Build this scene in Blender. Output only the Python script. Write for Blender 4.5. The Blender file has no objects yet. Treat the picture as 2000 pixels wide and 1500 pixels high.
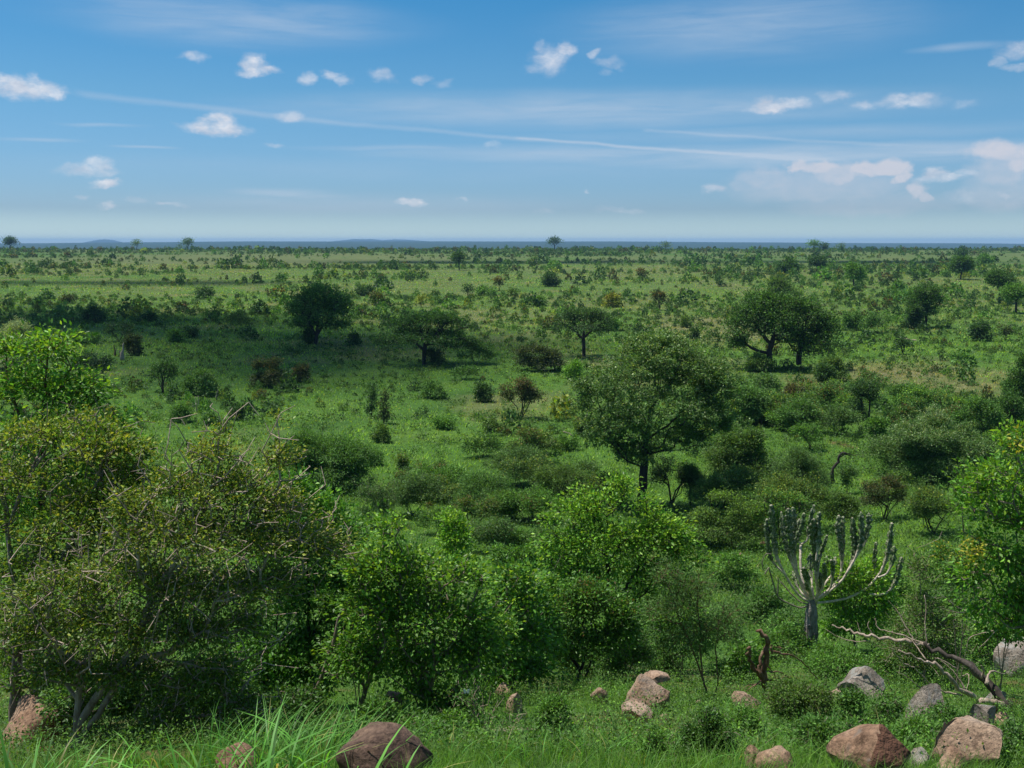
import bpy, math, numpy as np
C = bpy.context.scene
COL = C.collection
PI = math.pi
R = np.random.default_rng(7)
# ------------------------------------------------------------------ camera geometry (photo pixels 2000 x 1500)
F = 1963.0
HOR = 472.0
PIT = math.atan((750 - HOR) / F)
EYE = 19.0
cP, sP = math.cos(PIT), math.sin(PIT)

def pdir(px, py):
    a = (np.asarray(px, float) - 1000) / F
    b = -(np.asarray(py, float) - 750) / F
    return np.stack([a + 0 * b, cP + b * sP + 0 * a, -sP + b * cP + 0 * a], -1)

def at(px, py, Y):
    d = pdir(px, py)
    return np.array([0, 0, EYE]) + d * (np.asarray(Y, float) / d[..., 1])[..., None]

# ------------------------------------------------------------------ value noise
def _hash(i, j, s):
    h = (i.astype(np.int64) * 374761393 + j.astype(np.int64) * 668265263 + s * 982451653) & 0x7fffffff
    h = ((h ^ (h >> 13)) * 1274126177) & 0x7fffffff
    return ((h ^ (h >> 16)) & 0xffff) / 65535.0

def vnoise(x, y, s=0):
    x = np.asarray(x, float); y = np.asarray(y, float)
    i = np.floor(x); j = np.floor(y)
    u = x - i; v = y - j
    u = u * u * (3 - 2 * u); v = v * v * (3 - 2 * v)
    a = _hash(i, j, s); b = _hash(i + 1, j, s); c = _hash(i, j + 1, s); d = _hash(i + 1, j + 1, s)
    return (a * (1 - u) + b * u) * (1 - v) + (c * (1 - u) + d * u) * v

def fbm(x, y, s=0, o=4):
    t = 0; a = .5
    for k in range(o):
        t = t + a * vnoise(x * 2 ** k, y * 2 ** k, s + k * 17); a *= .5
    return t / (1 - .5 ** o)

PD = np.array([0, 4, 8, 12, 20, 30, 45, 60, 75, 110, 1200, 1550, 2500, 5000, 9500, 10500, 12500, 17500.])
PZ = np.array([-1.9, -2.9, -4.4, -6.2, -9.3, -12.8, -16.3, -18.0, -18.8, -19.0, -12.1, -11.6, -45, -42, -3.0, -2.4, -30, -60.])

def height(x, y):
    x = np.asarray(x, float); y = np.asarray(y, float)
    d = np.hypot(.5 * x, y)
    z = EYE + np.interp(d, PD, PZ)
    w = np.clip((d - 6) / 20, 0, 1)
    z = z + w * ((fbm(x / 14, y / 14, 3, 3) - .5) * .8) * np.clip(60 / np.maximum(d, 1), .35, 1)
    z = z + np.clip((d - 60) / 200, 0, 1) * (fbm(x / 90, y / 90, 9, 2) - .5) * 1.2
    wf = np.clip((d - 4000) / 3000, 0, 1)
    z = z + wf * (fbm(x / 2600 + 3, y / 5000, 21, 4) - .5) * 20 - wf * np.clip(x / np.maximum(y, 1) - .12, 0, .5) * 55 - wf * np.clip(-x / np.maximum(y, 1) - .2, 0, .5) * 35
    return z

YS = np.geomspace(2.5, 12000, 3000)
def hit(px, py):
    d = pdir(px, py)
    P = np.array([0, 0, EYE]) + d[None] * (YS / d[1])[:, None]
    below = P[:, 2] < height(P[:, 0], P[:, 1])
    k = int(np.argmax(below)) if below.any() else len(YS) - 1
    p = P[k].copy(); p[2] = height(p[0], p[1])
    return p

# ------------------------------------------------------------------ materials
def mat(name):
    m = bpy.data.materials.new(name); m.use_nodes = True
    nt = m.node_tree; nt.nodes.clear()
    out = nt.nodes.new('ShaderNodeOutputMaterial')
    return m, nt, out
def N(nt, t, **kw):
    n = nt.nodes.new(t)
    for k, v in kw.items(): setattr(n, k, v)
    return n
def link(nt, a, b): nt.links.new(a, b)

def leaf_mat(name, trans=.35, rough=.5, spec=.35):
    m, nt, out = mat(name)
    at_ = N(nt, 'ShaderNodeAttribute', attribute_name='col')
    oi = N(nt, 'ShaderNodeObjectInfo')
    mul = N(nt, 'ShaderNodeMix', data_type='RGBA', blend_type='MULTIPLY'); mul.inputs[0].default_value = 1
    link(nt, at_.outputs['Color'], mul.inputs[6]); link(nt, oi.outputs['Color'], mul.inputs[7])
    p = N(nt, 'ShaderNodeBsdfPrincipled')
    p.inputs['Roughness'].default_value = rough; p.inputs['Specular IOR Level'].default_value = spec
    link(nt, mul.outputs[2], p.inputs['Base Color'])
    g = N(nt, 'ShaderNodeMix', data_type='RGBA', blend_type='MULTIPLY'); g.inputs[0].default_value = 1
    g.inputs[7].default_value = (1.5, 1.35, .6, 1)
    link(nt, mul.outputs[2], g.inputs[6])
    t = N(nt, 'ShaderNodeBsdfTranslucent'); link(nt, g.outputs[2], t.inputs['Color'])
    mx = N(nt, 'ShaderNodeMixShader'); mx.inputs[0].default_value = trans
    link(nt, p.outputs[0], mx.inputs[1]); link(nt, t.outputs[0], mx.inputs[2]); link(nt, mx.outputs[0], out.inputs[0])
    return m
M = {}
M['leaf'] = leaf_mat('leaf_matte', .36, .55, .3)
M['gloss'] = leaf_mat('leaf_glossy', .38, .44, .3)
M['grass'] = leaf_mat('grass_blade', .42, .5, .3)

def noise_mat(name, cols, scale=3, detail=8, rough=.85, bump=.4, bscale=None, stretch=(1, 1, 1), dist=0.0, bdist=.05):
    m, nt, out = mat(name)
    tc = N(nt, 'ShaderNodeTexCoord'); mp = N(nt, 'ShaderNodeMapping'); mp.inputs['Scale'].default_value = stretch
    link(nt, tc.outputs['Object'], mp.inputs[0])
    n = N(nt, 'ShaderNodeTexNoise'); n.inputs['Scale'].default_value = scale; n.inputs['Detail'].default_value = detail
    n.inputs['Distortion'].default_value = dist; n.inputs['Roughness'].default_value = .62
    link(nt, mp.outputs[0], n.inputs['Vector'])
    r = N(nt, 'ShaderNodeValToRGB'); el = r.color_ramp.elements
    ps = np.linspace(.3, .7, len(cols))
    while len(el) < len(cols): el.new(.5)
    for e, pz, c in zip(el, ps, cols): e.position = pz; e.color = (*c, 1)
    link(nt, n.outputs[0], r.inputs[0])
    p = N(nt, 'ShaderNodeBsdfPrincipled'); p.inputs['Roughness'].default_value = rough; p.inputs['Specular IOR Level'].default_value = .25
    link(nt, r.outputs[0], p.inputs['Base Color'])
    b = N(nt, 'ShaderNodeBump'); b.inputs['Strength'].default_value = bump; b.inputs['Distance'].default_value = bdist
    n2 = N(nt, 'ShaderNodeTexNoise'); n2.inputs['Scale'].default_value = bscale or scale * 4; n2.inputs['Detail'].default_value = 8
    link(nt, mp.outputs[0], n2.inputs['Vector']); link(nt, n2.outputs[0], b.inputs['Height']); link(nt, b.outputs[0], p.inputs['Normal'])
    link(nt, p.outputs[0], out.inputs[0])
    return m
M['bark_dark'] = noise_mat('bark_dark', [(.018, .015, .013), (.04, .034, .028), (.075, .065, .055)], 4, stretch=(3, 3, .6))
M['bark_grey'] = noise_mat('bark_grey', [(.095, .07, .05), (.22, .172, .13), (.34, .285, .23)], 7, stretch=(3, 3, .8))
M['bark_pale'] = noise_mat('bark_pale', [(.2, .145, .1), (.36, .28, .215), (.5, .415, .335)], 6, stretch=(2, 2, .8))
M['bark_red'] = noise_mat('bark_red', [(.06, .03, .018), (.14, .075, .045), (.24, .16, .11)], 6, stretch=(2, 2, .8))
M['wood_burnt'] = noise_mat('bark_weathered', [(.02, .016, .014), (.07, .055, .045), (.2, .17, .15)], 2.2, stretch=(1.5, 1.5, 1))

# ------------------------------------------------------------------ mesh helpers
def new_mesh(name, V, faces_flat, loop_start, loop_total, material, col=None, smooth=True):
    me = bpy.data.meshes.new(name)
    V = np.asarray(V, np.float32)
    me.vertices.add(len(V)); me.vertices.foreach_set('co', V.ravel())
    me.loops.add(len(faces_flat)); me.loops.foreach_set('vertex_index', np.asarray(faces_flat, np.int32))
    me.polygons.add(len(loop_start))
    me.polygons.foreach_set('loop_start', np.asarray(loop_start, np.int32))
    me.polygons.foreach_set('loop_total', np.asarray(loop_total, np.int32))
    if smooth: me.polygons.foreach_set('use_smooth', np.ones(len(loop_start), bool))
    if col is not None:
        a = me.attributes.new('col', 'FLOAT_COLOR', 'FACE')
        c4 = np.ones((len(loop_start), 4), np.float32); c4[:, :3] = col
        a.data.foreach_set('color', c4.ravel())
    for mm in (material if isinstance(material, (list, tuple)) else [material]): me.materials.append(mm)
    me.update(); me.validate()
    return me

def mesh_from(V, Fc, name, material, col=None, smooth=True):
    Fc = np.asarray(Fc, np.int32); k = Fc.shape[1]
    return new_mesh(name, V, Fc.ravel(), np.arange(len(Fc)) * k, np.full(len(Fc), k), material, col, smooth)

def obj(name, me, parent=None, loc=None):
    o = bpy.data.objects.new(name, me); COL.objects.link(o)
    if parent is not None: o.parent = parent
    if loc is not None: o.location = [float(v) for v in loc]
    return o
def tag(o, label=None, cat=None, group=None, kind=None):
    if label: o['label'] = label
    if cat: o['category'] = cat
    if group: o['group'] = group
    if kind: o['kind'] = kind
    return o

def unit(v): return v / np.maximum(np.linalg.norm(v, axis=-1, keepdims=True), 1e-9)

def leaf_geo(P, D, Nn, L, W, col, fold=.18):
    """rhombic folded leaves: base, right, tip, left -> 2 tris each"""
    n = len(P); D = unit(D)
    S = unit(np.cross(D, Nn)); U = np.cross(S, D)
    L = np.broadcast_to(L, n)[:, None]; W = np.broadcast_to(W, n)[:, None]
    mid = P + D * L * .45 + U * W * fold
    V = np.stack([P, mid + S * W * .5, P + D * L, mid - S * W * .5], 1).reshape(-1, 3)
    b = np.arange(n)[:, None] * 4
    Fc = np.concatenate([b + [0, 1, 2], b + [0, 2, 3]], 1).reshape(-1, 3)
    return V, Fc, np.repeat(col, 2, 0)

def tubes(P0, P1, R0, R1, sides):
    n = len(P0); D = unit(P1 - P0)
    ref = np.where(np.abs(D[:, 2:3]) > .9, np.array([[1., 0, 0]]), np.array([[0, 0, 1.]]))
    A = unit(np.cross(D, ref)); B = np.cross(D, A)
    th = np.arange(sides) * 2 * PI / sides
    ring = A[:, None] * np.cos(th)[None, :, None] + B[:, None] * np.sin(th)[None, :, None]
    a = P0[:, None] + ring * R0[:, None, None]; b = P1[:, None] + ring * R1[:, None, None]
    V = np.concatenate([a, b], 1).reshape(-1, 3)
    i = np.arange(sides); j = (i + 1) % sides
    q = np.stack([i, j, j + sides, i + sides], 1)
    Fc = (q[None] + (np.arange(n) * 2 * sides)[:, None, None]).reshape(-1, 4)
    return V, Fc

def join(parts):
    V = []; Fc = []; o = 0
    for v, f in parts:
        V.append(v); Fc.append(f + o); o += len(v)
    return np.concatenate(V), np.concatenate(Fc)

class Skel:
    def __init__(s, cap=200000):
        s.P = np.zeros((4096, 3)); s.par = []; s.len = np.zeros(4096); s.n = 0; s.tip = []
    def add(s, p, par, tip=False):
        if s.n >= len(s.P):
            s.P = np.concatenate([s.P, np.zeros_like(s.P)]); s.len = np.concatenate([s.len, np.zeros_like(s.len)])
        s.P[s.n] = p; s.par.append(par)
        s.len[s.n] = 0 if par < 0 else s.len[par] + np.linalg.norm(p - s.P[par])
        s.n += 1; s.tip.append(tip); return s.n - 1
    def line(s, pts, rng, step, jit=.0, attach=True):
        pts = [np.asarray(p, float) for p in pts]
        if s.n and attach:
            k = int(np.argmin(((s.P[:s.n] - pts[0]) ** 2).sum(1)))
            if np.linalg.norm(s.P[k] - pts[0]) > 1e-4 and np.linalg.norm(s.P[k] - pts[0]) > step * 3: k = s.add(pts[0], -1)
        else: k = s.add(pts[0], -1)
        for a, b in zip(pts[:-1], pts[1:]):
            m = max(1, int(np.linalg.norm(b - a) / step))
            for q in range(1, m + 1):
                p = a + (b - a) * q / m
                if q < m and jit: p = p + rng.normal(0, jit * step, 3)
                k = s.add(p, k)
        s.tip[k] = True
        return k
    def grow(s, A, rng, w=.35, step=.3, jit=.12, sag=.0):
        root = s.P[0]
        order = np.argsort(np.linalg.norm(A - root, axis=1) + rng.normal(0, step * .5, len(A)))
        ids = []
        for i in order:
            a = A[i]
            d = np.sqrt(((s.P[:s.n] - a) ** 2).sum(1))
            k = int(np.argmin(d + w * s.len[:s.n]))
            m = max(1, min(6, int(d[k] / step)))
            p0 = s.P[k].copy(); kk = k
            bend = rng.normal(0, jit * d[k], 3)
            for q in range(1, m + 1):
                t = q / m
                p = p0 + (a - p0) * t + bend * (t * (1 - t) * 2)
                p[2] += sag * d[k] * t * (1 - t)
                kk = s.add(p, kk)
            s.tip[kk] = True; ids.append(kk)
        return np.array(ids)
    def geo(s, R0, rt, expo=.5, thick=.012):
        n = s.n; par = np.array(s.par); cnt = np.array(s.tip, float)
        for i in range(n - 1, -1, -1):
            if par[i] >= 0: cnt[par[i]] += cnt[i]
        cnt = np.maximum(cnt, 1)
        r = rt + (R0 - rt) * ((cnt - 1) / max(cnt.max() - 1, 1)) ** expo
        s.r = r
        i = np.nonzero(par >= 0)[0]; p = par[i]
        r0 = np.minimum(r[p], r[i] * 1.5); r1 = r[i]
        big = r1 > thick
        parts = []
        for msk, sd in ((big, 7), (~big, 3)):
            if msk.any(): parts.append((s.P[p[msk]], s.P[i[msk]], r0[msk], r1[msk], sd))
        V = []; Fc = []; o = 0
        for a in parts:
            v, f = tubes(*a); V.append(v); Fc.append(f + o); o += len(v)
        return np.concatenate(V), np.concatenate(Fc)

def lobes3d(lobes, Y, dk=1.0):
    """lobes: (px,py,rx,ry[,depth offset in rx units]) -> centres, radii in metres"""
    c = []; r = []
    for l in lobes:
        s = Y / F
        off = (l[4] if len(l) > 4 else 0) * l[2] * s
        Yd = Y + off
        c.append(at(l[0], l[1], Yd)); r.append((l[2] * Yd / F, l[2] * Yd / F * dk, l[3] * Yd / F * 1.02))
    return np.array(c), np.array(r)

def sample_lobes(c, r, n, rng, shell=.5):
    area = (r[:, 0] * r[:, 2]) ** .9
    k = rng.choice(len(c), n, p=area / area.sum())
    d = unit(rng.normal(0, 1, (n, 3)))
    d[:, 2] = np.where(d[:, 2] < -.35, -d[:, 2] * .6, d[:, 2])
    d = unit(d)
    rad = (shell ** 3 + rng.random(n) * (1 - shell ** 3)) ** (1 / 3)
    rad = rad * (.72 + .5 * rng.random(n)); sp = rng.random(n) < .16; rad = np.where(sp, rad * (1.08 + .5 * rng.random(n)), rad)
    return c[k] + d * r[k] * rad[:, None], d, k

def palette(rng, n, pal):
    pal = np.asarray(pal, float)
    t = rng.random(n) * (len(pal) - 1); i = np.minimum(t.astype(int), len(pal) - 2); f = (t - i)[:, None]
    c = pal[i] * (1 - f) + pal[i + 1] * f
    return c * PGAIN * (.5 + .95 * rng.random((n, 1)) ** 1.4)

PGAIN = np.array([2.0, 2.2, 1.45])
PAL = dict(
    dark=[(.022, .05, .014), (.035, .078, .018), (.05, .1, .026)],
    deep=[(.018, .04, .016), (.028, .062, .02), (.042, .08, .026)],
    mid=[(.04, .09, .02), (.06, .125, .027), (.08, .15, .035)],
    leafy=[(.034, .075, .021), (.05, .105, .028), (.072, .13, .038)],
    bright=[(.06, .13, .018), (.09, .18, .025), (.12, .22, .035)],
    lime=[(.08, .15, .018), (.125, .2, .024), (.17, .24, .035)],
    yellow=[(.07, .1, .02), (.13, .15, .03), (.2, .19, .045)],
    gold=[(.16, .15, .025), (.23, .19, .03), (.18, .165, .035)],
    grey=[(.036, .072, .024), (.054, .1, .034), (.076, .122, .048)],
    silver=[(.11, .14, .09), (.17, .2, .14), (.24, .27, .2)],
    olive=[(.034, .07, .018), (.054, .095, .024), (.08, .118, .032)],
    brown=[(.026, .043, .016), (.04, .055, .021), (.05, .058, .024)],
    rust=[(.075, .05, .022), (.105, .06, .026), (.07, .065, .025)],
)

def leaves_for(rng, tips, dirs, m, L, W, pal, spread, cen, tipcol=None, tipprob=.0, droop=.15, top=None, normal_up=.5):
    n = len(tips) * m
    base = np.repeat(tips, m, 0); dd = np.repeat(dirs, m, 0)
    off = rng.normal(0, 1, (n, 3)) * spread * np.array([1, 1, .75])
    P = base + off
    D = unit(dd * .6 + unit(off) * .7 + rng.normal(0, .5, (n, 3))); D[:, 2] -= droop
    Nn = unit(rng.normal(0, 1, (n, 3)) * (1 - normal_up) + np.array([0, 0, 1]) * normal_up + dd * .3)
    col = palette(rng, n, PAL[pal] if isinstance(pal, str) else pal)
    col *= np.repeat(.82 + .36 * rng.random((len(tips), 1)), m, 0)
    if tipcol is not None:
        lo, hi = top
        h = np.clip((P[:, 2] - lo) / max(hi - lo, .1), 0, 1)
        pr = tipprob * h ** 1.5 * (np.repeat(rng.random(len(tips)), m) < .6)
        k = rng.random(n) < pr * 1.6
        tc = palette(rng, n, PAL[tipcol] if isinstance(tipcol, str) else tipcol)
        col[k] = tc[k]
    sz = .65 + .7 * rng.random(n)
    return leaf_geo(P, D, Nn, L * sz, W * sz, col)

def plant(name, label, cat, base, lobes, Y, stems=None, cov=3.0, leafpx=(3.4, 2.0), m=12, pal='mid', R0=.1, rt=.006,
          spread=.05, lm='leaf', wm='bark_grey', tipcol=None, tipprob=.3, parts=('trunk', 'crown'), w=.35, seed=0, shell=.5,
          step=None, jit=.14, dk=1.0, droop=.15, bare=0, bare_len=.3, group=None, expo=.5, extra=None, maxtips=2600, normal_up=.5, cull=0.):
    """a tree or shrub: branch skeleton grown to points spread through the crown lobes, leaves on its twig ends"""
    rng = np.random.default_rng(seed + 1000)
    c, r = lobes3d(lobes, Y, dk)
    apx = sum(l[2] * l[3] * PI for l in lobes)
    L = leafpx[0] * Y / F; W = leafpx[1] * Y / F
    nl = cov * apx / (leafpx[0] * leafpx[1] * .5)
    nt = int(np.clip(nl / m, 12, maxtips)); m = max(3, int(nl / nt))
    A, d, k = sample_lobes(c, r, nt, rng, shell)
    gz = height(A[:, 0], A[:, 1]) + .05
    A[:, 2] = np.maximum(A[:, 2], gz + .05 * rng.random(nt))
    if cull > 0:
        nn = np.array([vnoise(a[0] * 1.7 / max(r[:, 0].mean(), .1) + a[1], a[2] * 1.7 / max(r[:, 0].mean(), .1), seed) for a in A])
        keep = nn > cull; A = A[keep]; d = d[keep]
    base = np.asarray(base, float)
    ext = max(r[:, 0].max(), .2)
    step = step or ext * .35
    sk = Skel()
    if stems is None:
        top = c.mean(0); stems = [[base, base + (top - base) * .45 + rng.normal(0, .04, 3) * ext, base + (top - base) * .8]]
    sk.line(stems[0], rng, step * .6, .06, attach=False)
    for st in stems[1:]: sk.line(st, rng, step * .6, .06)
    sk.grow(A, rng, w, step, jit)
    if bare:
        bt = A[rng.choice(len(A), bare)] + unit(rng.normal(0, 1, (bare, 3)) + np.array([0, 0, .5])) * bare_len * (.4 + rng.random((bare, 1)))
        sk.grow(bt, rng, w * .5, step, jit * 1.5)
    V, Fc = sk.geo(R0, rt, expo, rt * 2.2)
    root = obj(name, None, None, base); root.empty_display_size = .3
    tag(root, label, cat, group)
    obj(parts[0], mesh_from(V - base, Fc, parts[0], M[wm]), root)
    cc = c.mean(0); dirs = unit(A - cc)
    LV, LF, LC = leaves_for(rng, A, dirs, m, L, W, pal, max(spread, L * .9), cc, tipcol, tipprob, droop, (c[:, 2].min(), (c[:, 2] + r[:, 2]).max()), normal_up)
    obj(parts[1], mesh_from(LV - base, LF, parts[1], M[lm], LC, smooth=False), root)
    return root
def child_crown(root, name, label, lobes, Y, pal, leafpx, cov, seed, lm='leaf', m=10, spread=.06, wm='bark_grey'):
    rng = np.random.default_rng(seed)
    c, r = lobes3d(lobes, Y)
    apx = sum(l[2] * l[3] * PI for l in lobes); nl = cov * apx / (leafpx[0] * leafpx[1] * .5); nt = max(8, int(nl / m))
    A, d, k = sample_lobes(c, r, nt, rng, .3)
    LV, LF, LC = leaves_for(rng, A, d, m, leafpx[0] * Y / F, leafpx[1] * Y / F, pal, spread, c.mean(0))
    o = obj(name, mesh_from(LV - np.array(root.location), LF, name, M[lm], LC, smooth=False), root)
    if label: o['label'] = label
    return o

# lobes for a shape inside a pixel box (cx, base y, w, h)
def shape_lobes(shape, cx, by, w, h, rng):
    out = []
    if shape == 'round':
        for i in range(11):
            a = rng.uniform(-1, 1)
            hy = rng.uniform(.25, .82) * (1 - .3 * a * a)
            out.append((cx + a * .38 * w, by - hy * h, w * rng.uniform(.08, .22), h * rng.uniform(.1, .24), rng.uniform(-1.3, 1.3)))
        out.append((cx - .12 * w, by - .2 * h, w * .34, h * .24, .3)); out.append((cx + .15 * w, by - .2 * h, w * .32, h * .22, -.4))
    elif shape == 'tree':
        for i in range(8):
            a = rng.uniform(-1, 1)
            hy = rng.uniform(.45, .8) * (1 - .15 * a * a)
            out.append((cx + a * .32 * w, by - hy * h, w * rng.uniform(.16, .26), h * rng.uniform(.14, .22), rng.uniform(-1, 1)))
    elif shape == 'multi':
        for i in range(8):
            a = rng.uniform(-1, 1)
            hy = rng.uniform(.4, .85) * (1 - .2 * a * a)
            out.append((cx + a * .34 * w, by - hy * h, w * rng.uniform(.12, .22), h * rng.uniform(.12, .2), rng.uniform(-1, 1)))
    elif shape == 'upright':
        for i in range(6):
            t = (i + .5) / 6
            out.append((cx + rng.uniform(-.2, .2) * w, by - (.12 + .8 * t) * h, w * rng.uniform(.25, .4) * (1.1 - .5 * t), h * .14, rng.uniform(-.6, .6)))
    elif shape == 'umbrella':
        for i in range(11):
            a = -1 + 2 * (i + .5) / 11
            out.append((cx + a * .42 * w, by - h * (.86 - .2 * a * a + rng.uniform(-.05, .04)), w * .12, h * rng.uniform(.07, .11), rng.uniform(-2.2, 2.2)))
        for i in range(5):
            out.append((cx + rng.uniform(-.2, .2) * w, by - h * .88, w * .14, h * .09, rng.uniform(-1.5, 1.5)))
    elif shape == 'airy':
        for i in range(9):
            a = rng.uniform(-1, 1)
            hy = rng.uniform(.3, .8) * (1 - .2 * a * a)
            out.append((cx + a * .36 * w, by - hy * h, w * rng.uniform(.14, .24), h * rng.uniform(.18, .28), rng.uniform(-1, 1)))
    return out
def shrub(cx, by, w, h, shape, pal, label, name='shrub', cat='shrub', tipcol=None, tipprob=.5, seed=0, cov=None, Y=None, wm='bark_dark', group=None, leafpx=(3.6, 2.2), lm='leaf', **kw):
    rng = np.random.default_rng(seed + int(cx) * 7 + int(by))
    b = hit(cx, by)
    if Y is not None: b = np.array([at(cx, by, Y)[0], Y, 0.]); b[2] = height(b[0], b[1])
    Y = b[1]
    lob = shape_lobes(shape, cx, by, w, h, rng)
    c, r = lobes3d(lob, Y)
    hm = h * Y / F; wm_ = w * Y / F
    st = None
    if shape in ('multi', 'airy', 'round'):
        st = []
        for i in range(5):
            l = c[rng.integers(len(c))]
            st.append([b + np.array([rng.normal(0, .03) * wm_, rng.normal(0, .03) * wm_, -.05]), b * .55 + l * .45 + rng.normal(0, .05, 3) * wm_, l])
        parts = ('stems', 'foliage')
    else:
        parts = ('trunk', 'crown')
        t = c[np.argmax(c[:, 2])]
        st = [[b + np.array([0, 0, -.1]), b + np.array([rng.normal(0, .03) * wm_, 0, hm * .35]), b * .25 + t * .75]]
    cv = 1.35 * (cov or dict(round=3.6, tree=3.4, multi=2.4, upright=2.6, umbrella=4.2, airy=1.7)[shape])
    R0 = {'round': .012, 'tree': .03, 'multi': .022, 'upright': .02, 'umbrella': .042, 'airy': .01}[shape] * max(hm, .6 * wm_)
    kw.setdefault('R0', R0); kw.setdefault('cull', .24 if shape in ('round', 'airy', 'multi') and w > 40 else .0)
    return plant(name, label, cat, b, lob, Y, st, cv, leafpx, 10, pal, rt=max(.003, min(.02, Y * .00009)), lm=lm,
                 spread=Y * .0018, tipcol=tipcol, tipprob=tipprob, parts=parts, seed=seed + int(cx), wm=wm, group=group, bare=kw.pop('bare', 24 if w > 40 else 0), bare_len=.22 * hm, **kw)
#@@SECTION2
# ------------------------------------------------------------------ dryness map (straw coloured grass) in metres
def W2(px, py):
    p = hit(px, py); return p[0], p[1]
DRY = []
for (px, py, wx, wy, s) in [(1790, 735, 190, 34, .85), (1640, 745, 120, 20, .6), (1375, 640, 120, 34, .75), (1180, 590, 260, 20, .45), (520, 505, 520, 14, .6), (230, 520, 330, 12, .55),
                            (1320, 528, 420, 10, .5), (800, 560, 240, 16, .4), (1040, 670, 140, 20, .35), (1500, 610, 160, 22, .4), (1900, 500, 300, 8, .4)]:
    x, y = W2(px, py); x2, y2 = W2(px, py - wy); x3, y3 = W2(px, py + wy)
    DRY.append((x, y, wx * y / F, (y2 - y3) / 2, s))
def dryness(x, y):
    t = np.zeros_like(np.asarray(x, float))
    for (cx, cy, rx, ry, s) in DRY:
        q = ((x - cx) / rx) ** 2 + ((y - cy) / ry) ** 2
        t = np.maximum(t, s * np.clip(1.35 - q, 0, 1))
    n = fbm(x / 6, y / 6, 31, 3); n2 = fbm(x / 45, y / 60, 33, 3)
    far = np.clip((np.hypot(x, y) - 140) / 350, 0, 1) * .48 * np.clip(n2 * 2.2 - .55, 0, 1.2)
    t = np.maximum(t, far)
    t = np.maximum(t, .6 * np.clip((fbm(x / 17, y / 24, 37, 4) - .56) * 7, 0, 1))
    return np.clip(t * (.35 + 1.1 * n), 0, 1)
def lushness(x, y): return fbm(x / 22, y / 30, 41, 4)

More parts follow.
